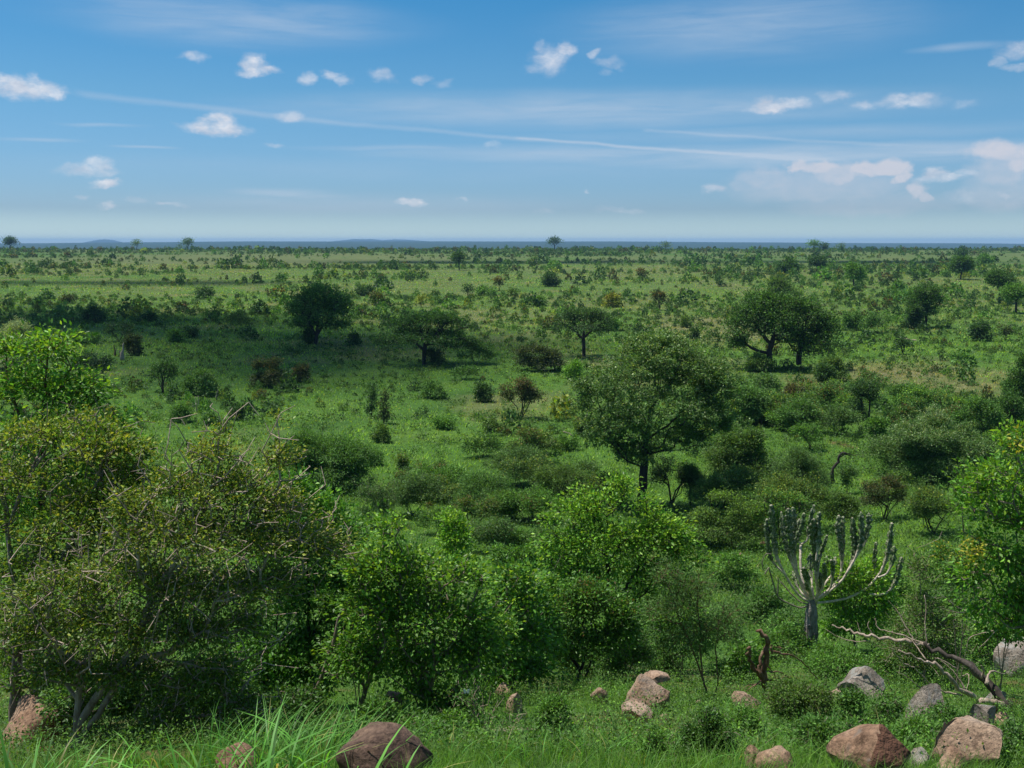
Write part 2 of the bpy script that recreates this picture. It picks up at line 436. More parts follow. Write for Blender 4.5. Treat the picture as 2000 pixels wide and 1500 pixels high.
# ------------------------------------------------------------------ ground
def build_ground():
    rad = np.concatenate([[.0], np.geomspace(1.2, 400, 420), np.geomspace(405, 17000, 230)])
    ang = np.concatenate([np.linspace(-180, -42, 50)[:-1], np.linspace(-42, 42, 340), np.linspace(42, 180, 50)[1:-1]])
    th = np.radians(ang)
    RR, TT = np.meshgrid(rad[1:], th, indexing='ij')
    X = RR * np.sin(TT); Yy = RR * np.cos(TT)
    Z = height(X, Yy)
    nA = len(th); nR = len(rad) - 1
    V = np.stack([X, Yy, Z], -1).reshape(-1, 3)
    V = np.concatenate([V, [[0, 0, height(0., 0.)]]])
    i, j = np.meshgrid(np.arange(nR - 1), np.arange(nA), indexing='ij')
    j2 = (j + 1) % nA
    q = np.stack([i * nA + j, i * nA + j2, (i + 1) * nA + j2, (i + 1) * nA + j], -1).reshape(-1, 4)[:, ::-1]
    tri = np.stack([np.full(nA, len(V) - 1), np.arange(nA), (np.arange(nA) + 1) % nA], 1)[:, ::-1]
    ff = np.concatenate([q.ravel(), tri.ravel()])
    ls = np.concatenate([np.arange(len(q)) * 4, len(q) * 4 + np.arange(nA) * 3])
    lt = np.concatenate([np.full(len(q), 4), np.full(nA, 3)])
    m, nt, out = mat('ground_cover')
    tc = N(nt, 'ShaderNodeTexCoord')
    def noise(sc, det=6, st=(1, 1, 1)):
        mp = N(nt, 'ShaderNodeMapping'); mp.inputs['Scale'].default_value = st
        link(nt, tc.outputs['Object'], mp.inputs[0])
        n = N(nt, 'ShaderNodeTexNoise'); n.inputs['Scale'].default_value = sc; n.inputs['Detail'].default_value = det; n.inputs['Roughness'].default_value = .6
        link(nt, mp.outputs[0], n.inputs['Vector']); return n.outputs[0]
    def ramp(src, stops):
        r = N(nt, 'ShaderNodeValToRGB'); el = r.color_ramp.elements
        while len(el) < len(stops): el.new(.5)
        for e, (p, c) in zip(el, stops): e.position = p; e.color = (*c, 1)
        link(nt, src, r.inputs[0]); return r.outputs[0]
    def mix(f, a, b, bt='MIX'):
        x = N(nt, 'ShaderNodeMix', data_type='RGBA', blend_type=bt)
        if isinstance(f, float): x.inputs[0].default_value = f
        else: link(nt, f, x.inputs[0])
        for s, i_ in ((a, 6), (b, 7)):
            if isinstance(s, tuple): x.inputs[i_].default_value = (*s, 1)
            else: link(nt, s, x.inputs[i_])
        return x.outputs[2]
    def attr(nm):
        a = N(nt, 'ShaderNodeAttribute', attribute_name=nm); return a.outputs['Fac']
    g = ramp(noise(.07, 8), [(.3, (.036, .085, .017)), (.5, (.055, .125, .021)), (.7, (.085, .155, .026))])
    fine = ramp(noise(1.7, 8, (1, .8, 1)), [(.3, (.6, .62, .55)), (.5, (1, 1, 1)), (.7, (1.3, 1.25, 1.1))])
    g = mix(1.0, g, fine, 'MULTIPLY')
    st = ramp(noise(.5, 7), [(.3, (.085, .095, .04)), (.5, (.14, .135, .062)), (.7, (.2, .18, .095))])
    g = mix(attr('dry'), g, st)
    so = ramp(noise(.9, 8), [(.3, (.07, .045, .025)), (.6, (.16, .09, .05)), (.75, (.2, .12, .07))])
    g = mix(attr('soil'), g, so)
    wood = ramp(noise(.012, 6), [(.3, (.012, .03, .012)), (.5, (.024, .048, .018)), (.7, (.045, .07, .026))])
    g = mix(attr('wood'), g, wood)
    p = N(nt, 'ShaderNodeBsdfPrincipled'); p.inputs['Roughness'].default_value = .95; p.inputs['Specular IOR Level'].default_value = .1
    link(nt, g, p.inputs['Base Color'])
    b = N(nt, 'ShaderNodeBump'); b.inputs['Strength'].default_value = .7; b.inputs['Distance'].default_value = .25
    link(nt, noise(2.2, 8), b.inputs['Height']); link(nt, b.outputs[0], p.inputs['Normal'])
    link(nt, p.outputs[0], out.inputs[0])
    me = new_mesh('ground', V, ff, ls, lt, m)
    d = np.hypot(V[:, 0], V[:, 1])
    def va(nm, v):
        a = me.attributes.new(nm, 'FLOAT', 'POINT'); a.data.foreach_set('value', v.astype(np.float32))
    va('dry', dryness(V[:, 0], V[:, 1]) * np.clip((d - 40) / 40, 0, 1))
    soil = np.clip((fbm(V[:, 0] / 2.2, V[:, 1] / 2.2, 51, 3) - .52) * 4, 0, 1) * np.clip((48 - d) / 25, .0, 1) * .8
    tr = np.zeros(len(V))
    for (px, py, rx, ry) in TRACKS:
        x, y = W2(px, py); q = ((V[:, 0] - x) / (rx * y / F)) ** 2 + ((V[:, 1] - y) / ry) ** 2
        tr = np.maximum(tr, np.clip(1.3 - q, 0, 1) * .8)
    va('soil', np.maximum(soil, tr))
    va('wood', np.clip((d - 1700) / 500, 0, 1))
    return tag(obj('ground', me), kind='structure')
TRACKS = [(1690, 873, 60, .35), (1640, 866, 40, .3), (1840, 642, 12, .5), (1530, 968, 14, .3)]
build_ground()

def ridge(px0, px1, Y, hpx, seed, name):
    n = 120; xs = np.linspace(px0, px1, n); rng = np.random.default_rng(seed)
    t = (xs - px0) / (px1 - px0)
    prof = np.interp(t, np.linspace(0, 1, len(hpx)), hpx) * (.75 + .5 * fbm(t * 14, 0 * t, seed, 4))
    prof[[0, -1]] = 0
    X = (xs - 1000) / F * Y
    top = EYE + (prof - 1) * Y / F
    rows = []
    for k, (dy, f) in enumerate([(-1500, 0), (-700, .55), (0, 1), (600, .5), (1200, 0)]):
        z = -70 + (top + 70) * f + 12 * (fbm(X / 900, X * 0 + k, seed + 3, 3) - .5) * (0 < f < 1)
        rows.append(np.stack([X, np.full(n, Y + dy), z], 1))
    V = np.concatenate(rows); Fc = []
    for k in range(4):
        i = np.arange(n - 1) + k * n
        Fc.append(np.stack([i, i + 1, i + 1 + n, i + n], 1))
    m = noise_mat('hill_forest', [(.015, .03, .012), (.03, .05, .02), (.05, .07, .03)], .004)
    return tag(obj(name, mesh_from(V, np.concatenate(Fc), name, m)), kind='structure')
ridge(640, 860, 14500, [0, 3.2, 5.4, 5.6, 4, 5, 4, 2, 0], 5, 'hills')
ridge(183, 242, 14000, [0, 4, 5.5, 4, 0], 6, 'hills')

# ------------------------------------------------------------------ world, sun, haze, camera
SUN_EL, SUN_AZ = math.radians(69), math.radians(-72)      # azimuth from +Y (ahead), negative to the left
S = np.array([math.cos(SUN_EL) * math.sin(SUN_AZ), math.cos(SUN_EL) * math.cos(SUN_AZ), math.sin(SUN_EL)])
def build_world():
    w = bpy.data.worlds.new('World'); C.world = w; w.use_nodes = True
    nt = w.node_tree; nt.nodes.clear()
    out = N(nt, 'ShaderNodeOutputWorld'); bg = N(nt, 'ShaderNodeBackground')
    sky = N(nt, 'ShaderNodeTexSky', sky_type='NISHITA'); sky.sun_disc = False
    sky.sun_elevation = SUN_EL; sky.sun_rotation = SUN_AZ
    sky.altitude = 400; sky.air_density = 1.0; sky.dust_density = SKY_DUST; sky.ozone_density = SKY_OZ
    tc = N(nt, 'ShaderNodeTexCoord'); sep = N(nt, 'ShaderNodeSeparateXYZ'); link(nt, tc.outputs['Generated'], sep.inputs[0])
    def M_(op, a, b=None, c=None):
        n = N(nt, 'ShaderNodeMath', operation=op)
        for i, v in enumerate((a, b, c)):
            if v is None: continue
            if isinstance(v, (int, float)): n.inputs[i].default_value = v
            else: link(nt, v, n.inputs[i])
        return n.outputs[0]
    u = M_('ARCTAN2', sep.outputs[0], sep.outputs[1]); v = M_('ARCSINE', sep.outputs[2])
    uv = N(nt, 'ShaderNodeCombineXYZ'); link(nt, u, uv.inputs[0]); link(nt, v, uv.inputs[1]); UV = uv.outputs[0]
    def noise(scale, det, st=(1, 1, 1), rot=0., rough=.6, dist=0., color=False, loc=(0, 0, 0)):
        mp = N(nt, 'ShaderNodeMapping'); mp.inputs['Scale'].default_value = st; mp.inputs['Rotation'].default_value = (0, 0, rot); mp.inputs['Location'].default_value = loc
        link(nt, UV, mp.inputs[0])
        n = N(nt, 'ShaderNodeTexNoise'); n.inputs['Scale'].default_value = scale; n.inputs['Detail'].default_value = det
        n.inputs['Roughness'].default_value = rough; n.inputs['Distortion'].default_value = dist
        link(nt, mp.outputs[0], n.inputs['Vector']); return n.outputs[1 if color else 0]
    def uvp(px, py):
        d = pdir(px, py); d = d / np.linalg.norm(d); return math.atan2(d[0], d[1]), math.asin(d[2])
    # warped coordinates make the edges ragged
    def vm(op, a, b):
        n = N(nt, 'ShaderNodeVectorMath', operation=op)
        for i, q in enumerate((a, b)):
            if isinstance(q, tuple): n.inputs[i].default_value = q
            else: link(nt, q, n.inputs[i])
        return n.outputs[0 if op not in ('LENGTH', 'DOT_PRODUCT') else 1]
    w1 = vm('MULTIPLY', vm('SUBTRACT', noise(38, 5, (1, 1.4, 1), color=True), (.5, .5, .5)), (.034, .019, 0))
    UVW = vm('ADD', UV, w1)
    def blobs(lst, coords, soft):
        acc = None
        for (px, py, rx, ry, s) in lst:
            cu, cv = uvp(px, py)
            q = vm('MULTIPLY', vm('SUBTRACT', coords, (cu, cv, 0)), (F / rx * 1.1, F / ry * 1.1, 0))
            l = N(nt, 'ShaderNodeVectorMath', operation='LENGTH'); link(nt, q, l.inputs[0])
            mr = N(nt, 'ShaderNodeMapRange', interpolation_type='SMOOTHSTEP')
            mr.inputs[1].default_value = 1.0 + soft * .5; mr.inputs[2].default_value = 1.0 - soft; mr.inputs[3].default_value = 0; mr.inputs[4].default_value = s
            link(nt, l.outputs['Value'], mr.inputs[0])
            acc = mr.outputs[0] if acc is None else M_('MAXIMUM', acc, mr.outputs[0])
        return acc
    cum = blobs([(25, 168, 40, 20, .9), (70, 174, 46, 20, .9), (70, 160, 16, 14, .7), (95, 182, 30, 12, .8), (380, 113, 24, 10, .5), (494, 126, 24, 20, .85), (515, 138, 32, 9, .7),
                 (490, 142, 26, 9, .6), (601, 156, 20, 13, .55), (650, 147, 22, 12, .6), (668, 156, 16, 10, .5), (748, 147, 32, 15, .5), (822, 154, 18, 9, .45), (862, 162, 20, 8, .2),
                 (1072, 118, 36, 26, .7), (1102, 98, 24, 16, .75), (1055, 98, 14, 16, .5), (1045, 136, 26, 10, .35), (1163, 104, 12, 9, .45), (1188, 122, 30, 10, .3), (1180, 140, 16, 8, .2),
                 (1490, 204, 34, 14, .75), (1510, 210, 60, 10, .8), (1545, 203, 30, 11, .7), (1630, 187, 30, 11, .5), (1690, 203, 22, 10, .5), (1770, 200, 58, 13, .6), (1800, 193, 30, 13, .55), (1880, 204, 30, 9, .22),
                 (418, 250, 62, 13, 1.0), (425, 240, 38, 16, 1.0), (395, 247, 30, 12, .9), (455, 254, 24, 8, .9), (570, 226, 24, 11, .55), (537, 282, 22, 6, .45), (175, 335, 52, 11, .55), (195, 322, 28, 13, .6), (128, 330, 8, 8, .4), (208, 358, 30, 9, .9),
                 (155, 380, 14, 6, .35), (214, 401, 12, 7, .6), (335, 399, 24, 5, .35), (268, 394, 24, 6, .2), (805, 394, 29, 8, .85), (795, 397, 18, 4, .7), (900, 388, 10, 4, .35), (1392, 367, 17, 10, .6), (1147, 378, 8, 6, .35),
                 (1836, 346, 46, 9, .7), (1830, 339, 22, 10, .75), (1885, 338, 20, 8, .4), (1985, 100, 36, 14, .5), (1950, 118, 14, 12, .4), (1985, 130, 32, 7, .45), (962, 283, 20, 7, .25), (1210, 410, 50, 8, .2), (1060, 412, 24, 7, .18), (1875, 383, 28, 14, .3), (1960, 380, 16, 4, .3)],
                UVW, .7)
    bank = blobs([(1560, 326, 22, 16, .62), (1600, 328, 55, 16, .6), (1500, 350, 60, 24, .3), (1450, 362, 40, 16, .2), (1640, 338, 60, 22, .5), (1690, 330, 40, 17, .66), (1735, 330, 40, 20, .72), (1760, 345, 18, 20, .6),
                  (1795, 372, 22, 20, .5), (1812, 385, 12, 14, .4), (1600, 365, 190, 36, .26), (1700, 400, 160, 26, .16), (1950, 297, 52, 22, .62), (1990, 310, 40, 30, .6), (1960, 335, 60, 40, .34), (1960, 370, 80, 40, .22)], UVW, .5)
    edge = noise(55, 6, (1, 1.6, 1), rough=.65)
    cumd = M_('MULTIPLY', cum, M_('MULTIPLY_ADD', edge, 2.6, -.35)); cumd = M_('MULTIPLY', M_('MINIMUM', M_('MAXIMUM', cumd, 0), 1.0), .8)
    bankd = M_('MULTIPLY', bank, M_('MULTIPLY_ADD', edge, 1.5, .5)); bankd = M_('MINIMUM', bankd, .8)
    # cirrus sheets and the old spreading contrail
    sheet = blobs([(450, 40, 330, 48, .34), (1450, 50, 330, 62, .33), (1150, 215, 620, 36, .42), (1500, 262, 520, 16, .2), (1150, 300, 420, 20, .4), (1500, 306, 420, 22, .5), (1820, 290, 260, 16, .5), (560, 376, 110, 9, .38), (640, 384, 90, 7, .25),
                   (190, 243, 80, 4, .28), (60, 268, 90, 4, .25), (300, 288, 60, 3, .3), (820, 290, 260, 6, .22), (1870, 93, 70, 8, .35), (950, 330, 900, 26, .1), (700, 400, 420, 22, .2)], vm('ADD', UV, vm('MULTIPLY', vm('SUBTRACT', noise(6, 3, color=True), (.5, .5, .5)), (.1, .012, 0))), .95)
    stk = noise(9, 7, (.9, 9, 1), rot=-.07, rough=.6, dist=.4)
    sheetd = M_('MULTIPLY', sheet, M_('MAXIMUM', M_('MULTIPLY_ADD', stk, 2.5, -.25), 0))
    def contrail(pa, pb, wa, wb, s, u0, u1, fa=.03, fb=.12):
        (ua, va_), (ub, vb) = uvp(*pa), uvp(*pb)
        t = M_('DIVIDE', M_('SUBTRACT', u, ua), ub - ua)
        cen = M_('MULTIPLY_ADD', t, vb - va_, va_)
        # gentle sag of the trail
        cen = M_('ADD', cen, M_('MULTIPLY', M_('MULTIPLY', t, M_('SUBTRACT', t, 1.0)), u0))
        wd = M_('MULTIPLY_ADD', t, (wb - wa) / F, wa / F)
        wob = M_('MULTIPLY', M_('SUBTRACT', noise(14, 4, loc=(u1, 0, 0)), .5), .006)
        q = M_('DIVIDE', M_('ABSOLUTE', M_('SUBTRACT', M_('ADD', v, wob), cen)), wd)
        mr = N(nt, 'ShaderNodeMapRange', interpolation_type='SMOOTHSTEP'); mr.inputs[1].default_value = 1; mr.inputs[2].default_value = 0; mr.inputs[4].default_value = s
        link(nt, q, mr.inputs[0])
        ends = N(nt, 'ShaderNodeMapRange', interpolation_type='SMOOTHSTEP'); ends.inputs[1].default_value = 0; ends.inputs[2].default_value = fa; link(nt, t, ends.inputs[0])
        ends2 = N(nt, 'ShaderNodeMapRange', interpolation_type='SMOOTHSTEP'); ends2.inputs[1].default_value = 1; ends2.inputs[2].default_value = 1 - fb; link(nt, t, ends2.inputs[0])
        return M_('MULTIPLY', M_('MULTIPLY', mr.outputs[0], ends.outputs[0]), M_('MULTIPLY', ends2.outputs[0], M_('MULTIPLY_ADD', stk, 1.2, .35)))
    c1 = contrail((130, 178), (1420, 300), 10, 4, .23, .0, 0)
    c2 = contrail((1000, 268), (1680, 316), 4, 7, .34, .0, 5)
    c3 = contrail((1250, 255), (1800, 285), 5, 5, .22, .0, 9)
    cir = M_('MINIMUM', M_('ADD', sheetd, M_('ADD', c1, M_('ADD', c2, c3))), .75)
    def mixc(f, a, b):
        x = N(nt, 'ShaderNodeMix', data_type='RGBA'); link(nt, f, x.inputs[0])
        for q, i in ((a, 6), (b, 7)):
            if isinstance(q, tuple): x.inputs[i].default_value = (*q, 1)
            else: link(nt, q, x.inputs[i])
        return x.outputs[2]
    tint = N(nt, 'ShaderNodeMix', data_type='RGBA', blend_type='MULTIPLY'); tint.inputs[0].default_value = 1; 
    rp = N(nt, 'ShaderNodeValToRGB'); el = rp.color_ramp.elements; el[0].position = 0; el[0].color = (*SKY_LO, 1); el[1].position = 1; el[1].color = (*SKY_HI, 1); e = el.new(.135); e.color = (*SKY_MID, 1); e = el.new(.03); e.color = (*SKY_LO, 1); e = el.new(.27); e.color = (*SKY_HI, 1); e = el.new(.42); e.color = (*SKY_UP, 1); el[-1].color = (*SKY_UP, 1); el[0].color = (SKY_LO[0] * 1.95, SKY_LO[1] * 1.85, SKY_LO[2] * 1.6, 1)
    link(nt, M_('MULTIPLY', M_('MAXIMUM', v, 0), 1.0), rp.inputs[0]); link(nt, rp.outputs[0], tint.inputs[7])
    link(nt, sky.outputs[0], tint.inputs[6])
    k = EK / SKY_S
    c = mixc(cir, tint.outputs[2], tuple(np.array(CIRRUS) / SKY_S))
    c = mixc(bankd, c, tuple(np.array((.66, .66, .73)) * k))
    shade = noise(40, 4, (1, 2.2, 1), loc=(.3, .7, 0))
    r = N(nt, 'ShaderNodeMapRange'); r.inputs[1].default_value = .35; r.inputs[2].default_value = .65; link(nt, shade, r.inputs[0])
    cc = mixc(r.outputs[0], tuple(np.array((.58, .62, .72)) * k), tuple(np.array((.86, .86, .9)) * k))
    c = mixc(cumd, c, cc)
    link(nt, c, bg.inputs[0]); bg.inputs[1].default_value = SKY_S
    link(nt, bg.outputs[0], out.inputs[0])
    w.cycles.sampling_method = 'MANUAL'; w.cycles.sample_map_resolution = 512
EXPO = .22; EK = 2 ** -EXPO; SKY_S = .1; SKY_DUST = .6; SKY_OZ = 1.5; SKY_LO = tuple(np.array((.53, .75, 1.12)) * EK); SKY_MID = tuple(np.array((.44, .81, 1.04)) * EK); SKY_HI = tuple(np.array((.18, .77, 1.07)) * EK); SKY_UP = tuple(np.array((.95, 1.15, 1.1)) * EK); CIRRUS = tuple(np.array((.55, .64, .76)) * EK)
build_world()
sl = bpy.data.lights.new('sun', 'SUN'); sl.energy = 4.9; sl.angle = math.radians(.53); sl.color = (1, .955, .89)
so = bpy.data.objects.new('sun', sl); COL.objects.link(so)
from mathutils import Vector
so.rotation_euler = Vector(tuple(S)).to_track_quat('Z', 'Y').to_euler(); so.location = (0, 0, 300)
cam = bpy.data.cameras.new('camera'); co = bpy.data.objects.new('camera', cam); COL.objects.link(co)
cam.sensor_width = 36; cam.lens = 36 * F / 2000; cam.clip_start = .1; cam.clip_end = 120000
co.location = (0, 0, EYE); co.rotation_euler = (PI / 2 - PIT, 0, 0); C.camera = co
C.view_settings.view_transform = 'Standard'; C.view_settings.look = 'None'; C.view_settings.gamma = 1; C.view_settings.exposure = EXPO
C.render.engine = 'CYCLES'
cy = C.cycles
cy.max_bounces = 6; cy.diffuse_bounces = 4; cy.glossy_bounces = 2; cy.transmission_bounces = 3; cy.volume_bounces = 0; cy.transparent_max_bounces = 6
cy.use_denoising = True; cy.caustics_reflective = False; cy.caustics_refractive = False
C.render.resolution_x = 1024; C.render.resolution_y = 768
def build_haze():
    b = 17200.
    V = np.array([[x, y, z] for z in (-75., 62.) for y in (-b, b) for x in (-b, b)])
    Fc = np.array([[0, 2, 3, 1], [4, 5, 7, 6], [0, 1, 5, 4], [2, 6, 7, 3], [0, 4, 6, 2], [1, 3, 7, 5]])
    m, nt, out = mat('haze_air')
    v = N(nt, 'ShaderNodeVolumePrincipled'); v.inputs['Density'].default_value = HAZE; v.inputs['Color'].default_value = (*HAZE_C, 1); v.inputs['Anisotropy'].default_value = 0.0
    link(nt, v.outputs[0], out.inputs['Volume'])
    m.cycles.homogeneous_volume = True
    tag(obj('haze', mesh_from(V, Fc, 'haze', m, smooth=False)), 'thin blue haze lying over the far plain and ridge', 'haze', kind='stuff')
HAZE = .000074; HAZE_C = (.33, .6, .97)
build_haze()

# broken cloud over the plain: real clouds high above that shade the ground
def cloud(px, py, rx, ry, alt, seed, label, px_thick=1.0):
    g = hit(px, py); cpos = g + S * (alt - g[2]) / S[2]
    rng = np.random.default_rng(seed)
    import bmesh
    bm = bmesh.new()
    for i in range(9):
        a = rng.uniform(0, 2 * PI); q = math.sqrt(rng.random()) * .7
        res = bmesh.ops.create_icosphere(bm, subdivisions=3, radius=1)
        s = rng.uniform(.3, .5)
        for v in res['verts']:
            p = np.array(v.co); nn = 1 + .25 * (vnoise(p[0] * 2.5 + i, p[1] * 2.5 + p[2] * 2, seed) - .5) * 2
            v.co = (math.cos(a) * q * rx + p[0] * s * rx * nn, math.sin(a) * q * ry + p[1] * s * ry * nn, max(p[2], -.25) * s * min(rx, ry) * .6 * nn * px_thick)
    me = bpy.data.meshes.new('cloud'); bm.to_mesh(me); bm.free(); me.materials.append(M['cloud'])
    for p in me.polygons: p.use_smooth = True
    tag(obj('cloud', me, loc=cpos), label, 'cloud')
def cloud_mat():
    m, nt, out = mat('cloud_water')
    d = N(nt, 'ShaderNodeBsdfDiffuse'); d.inputs[0].default_value = (.9, .9, .92, 1)
    t = N(nt, 'ShaderNodeBsdfTranslucent'); t.inputs[0].default_value = (.9, .9, .92, 1)
    a = N(nt, 'ShaderNodeMixShader'); link(nt, d.outputs[0], a.inputs[1]); link(nt, t.outputs[0], a.inputs[2])
    tr = N(nt, 'ShaderNodeBsdfTransparent'); b = N(nt, 'ShaderNodeMixShader'); b.inputs[0].default_value = .42
    link(nt, a.outputs[0], b.inputs[2]); link(nt, tr.outputs[0], b.inputs[1]); link(nt, b.outputs[0], out.inputs[0])
    b.inputs[0].default_value = .075
    M['cloud'] = m
cloud_mat()
#@@SECTION3
# ------------------------------------------------------------------ big trees on the plain
def tree(cx, by, lobes, stems_px, label, pal, cov=3.2, leafpx=(3.4, 2.1), R0=.35, seed=0, wm='bark_dark', tipcol=None, tipprob=.3, name='tree', **kw):
    b = hit(cx, by); Y = b[1]
    st = []
    for s in stems_px:
        st.append([at(p[0], p[1], Y + (p[2] if len(p) > 2 else 0)) for p in s])
    st[0][0] = b + np.array([0, 0, -.3])
    return plant(name, label, 'tree', b, lobes, Y, st, cov, leafpx, 12, pal, R0=R0, rt=min(.02, Y * .00008), spread=Y * .0019, seed=seed, wm=wm, tipcol=tipcol, tipprob=tipprob, **kw)

tree(1256, 990, [(1290, 712, 82, 55), (1345, 745, 70, 50, .6), (1215, 745, 70, 48, -.5), (1165, 790, 52, 48, .3), (1395, 760, 40, 50, .2), (1290, 800, 80, 45, -.9), (1370, 815, 55, 45, -.4), (1215, 840, 72, 50, -.6),
      (1330, 860, 60, 42, .5), (1180, 860, 45, 40, .6), (1240, 890, 40, 35, .2), (1400, 830, 30, 45, .5), (1140, 750, 26, 24, .3), (1300, 690, 50, 40, .9), (1255, 680, 40, 30, .3)],
     [[(1256, 990), (1256, 930), (1262, 860), (1270, 800)], [(1262, 860), (1240, 800, -1), (1220, 745, -1)], [(1270, 800), (1310, 750, 1), (1330, 705, 1)], [(1262, 860), (1330, 810, -1.5), (1390, 775, -1)], [(1262, 875), (1210, 840, 1), (1160, 790, 1)], [(1266, 840), (1285, 760, 2), (1290, 690, 2)]],
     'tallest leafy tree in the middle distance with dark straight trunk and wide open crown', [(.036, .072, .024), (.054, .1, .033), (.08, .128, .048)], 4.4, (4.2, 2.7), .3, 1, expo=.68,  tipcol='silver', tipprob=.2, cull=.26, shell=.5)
tree(1504, 722, [(1480, 612, 46, 38), (1450, 645, 34, 38, -.3), (1495, 590, 40, 22, .3), (1520, 640, 40, 40, -.6), (1575, 620, 40, 36, .2), (1610, 650, 26, 45, 0), (1590, 680, 38, 38, -.3), (1550, 660, 40, 36, .4), (1440, 670, 20, 18, .3), (1545, 602, 36, 28, 0)],
     [[(1504, 724), (1502, 690), (1512, 650), (1505, 610)], [(1506, 675), (1480, 640, -1), (1465, 610, -1)], [(1510, 660), (1550, 630, 1), (1590, 620, 1)], [(1510, 665), (1560, 660, -1), (1600, 665, -1)], [(1560, 712, 2), (1561, 690, 2), (1570, 660, 2)]],
     'large dark green tree with heavy twin crown drooping to the right', 'dark', 3.6, (3.6, 2.3), .45, 2, shell=.45, cull=.27, tipcol='leafy', tipprob=.4)
tree(615, 673, [(622, 590, 48, 32), (590, 605, 32, 32, -.4), (655, 608, 32, 34, .3), (622, 572, 34, 16, 0), (600, 632, 30, 16, .3), (655, 636, 28, 14, -.2), (625, 615, 46, 28, -.4)],
     [[(618, 673), (620, 645), (622, 610)], [(619, 655), (600, 625, -1), (590, 605, -1)], [(620, 650), (645, 620, 1), (655, 600, 1)]], 'round dark green tree with rounded dome crown standing alone on plain', 'leafy', 3.6, (3.4, 2.2), .36, 3, shell=.45, cull=.3)
tree(829, 712, shape_lobes('umbrella', 836, 700, 186, 90, np.random.default_rng(4)) + [(800, 650, 34, 14, 0), (870, 655, 34, 14, 0), (836, 632, 60, 14, 0), (775, 668, 30, 14, -1), (890, 672, 34, 14, 1), (745, 668, 16, 10, 0), (922, 670, 16, 10, 0), (812, 664, 30, 12, -2), (862, 668, 30, 12, -2)],
     [[(829, 714), (829, 685), (832, 660), (838, 640)], [(830, 682), (800, 664, -1), (770, 652, -1)], [(832, 676), (875, 664, 1), (905, 660, 1)], [(831, 670), (815, 650, 2), (800, 635, 2)], [(833, 668), (860, 645, -2), (870, 632, -2)]],
     'wide flat-topped tree with short thick trunk and spreading umbrella crown in cloud shadow', 'dark', 3.4, (3.4, 2.1), .36, 4, shell=.4, cull=.2, tipcol='leafy', tipprob=.5)
tree(1140, 697, shape_lobes('umbrella', 1140, 690, 128, 88, np.random.default_rng(9)) + [(1140, 626, 44, 16, 0), (1105, 640, 26, 11, -1), (1175, 644, 28, 11, 1), (1140, 642, 30, 10, -2)],
     [[(1140, 699), (1140, 672), (1139, 660)], [(1139, 664), (1122, 645, -1), (1105, 634, -1)], [(1140, 662), (1155, 646, 1), (1175, 632, 1)], [(1139, 660), (1142, 640, 0), (1140, 620, 0)]],
     'small umbrella-shaped tree with forked bare trunk beside the wide brown thicket', 'deep', 2.3, (3.0, 1.9), .3, 5, shell=.4, tipcol='grey', tipprob=.6)
tree(1808, 640, [(1808, 572, 26, 18), (1795, 592, 24, 22), (1822, 592, 20, 22), (1806, 610, 24, 14)], [[(1810, 640), (1809, 618), (1808, 580)]], 'dense round dark tree on right plain with hidden trunk above a dark bush', 'dark', 3.6, (3, 2), .3, 6, shell=.4)
for (cx, by, w, h, sh, pal, lab) in [
    (1667, 562, 50, 50, 'tree', 'mid', 'bright green rounded tree with thin trunk on the far right plain'),
    (1537, 539, 40, 40, 'round', 'dark', 'dark domed tree far behind the twin-crowned tree'),
    (1528, 582, 76, 42, 'round', 'olive', 'broad grey-green tree rising just behind the twin-crowned tree'),
    (1595, 534, 38, 34, 'tree', 'deep', 'thin-stemmed open tree far away between two darker domed trees'),
    (1876, 546, 56, 46, 'tree', 'dark', 'spreading dark tree on the far right plain below the skyline'),
    (1952, 592, 70, 68, 'tree', 'dark', 'broad dark tree near the right edge left of the trunked tree'),
    (1984, 612, 58, 68, 'tree', 'mid', 'tree with visible dark trunk cut by the right edge of plain'),
    (897, 528, 22, 36, 'tree', 'deep', 'lone dark slim tree on the far plain above the flat-topped tree'),
    (1077, 560, 34, 30, 'round', 'deep', 'dark rounded bush tree on far plain above the small umbrella tree'),
    (1404, 560, 16, 28, 'upright', 'deep', 'narrow dark upright tree on the far plain left of twin-crowned tree'),
    (280, 541, 12, 17, 'upright', 'deep', 'small dark pointed tree alone on the far left straw plain'),
    (1875, 505, 34, 18, 'tree', 'deep', 'dark wide tree just under the skyline at far right'),
    (1925, 520, 30, 22, 'tree', 'mid', 'pale green tree right of the wide dark skyline tree')]:
    shrub(cx, by, w, h, sh, pal, lab, 'tree', 'tree', seed=11, leafpx=(2.8, 1.9))
# trees on the skyline of the plateau
for (cx, by, w, h, sh, pal, lab) in [
    (20, 487, 22, 24, 'tree', 'deep', 'largest skyline tree at far left with dark round crown'),
    (267, 485, 13, 12, 'umbrella', 'olive', 'low flat skyline tree left of the taller thin one'),
    (367, 486, 13, 19, 'tree', 'olive', 'thin tall skyline tree with open crown on the left'),
    (353, 486, 6, 10, 'upright', 'olive', 'tiny skyline tree directly left of the thin tall one'),
    (1083, 489, 24, 21, 'umbrella', 'deep', 'lone skyline tree with leaning umbrella crown near picture centre'),
    (1301, 489, 14, 12, 'umbrella', 'olive', 'small flat skyline tree right of the lone central one'),
    (1589, 490, 24, 16, 'umbrella', 'mid', 'wider green tree of the pair on the right skyline'),
    (1608, 490, 13, 14, 'tree', 'deep', 'narrower darker tree of the pair on the right skyline'),
    (1641, 490, 11, 11, 'umbrella', 'olive', 'small skyline tree right of the skyline pair')]:
    shrub(cx, by, w, h * 1.1, sh, pal, lab, 'tree', 'tree', seed=17, leafpx=(1.8, 1.3), cov=3.2, Y=1380)

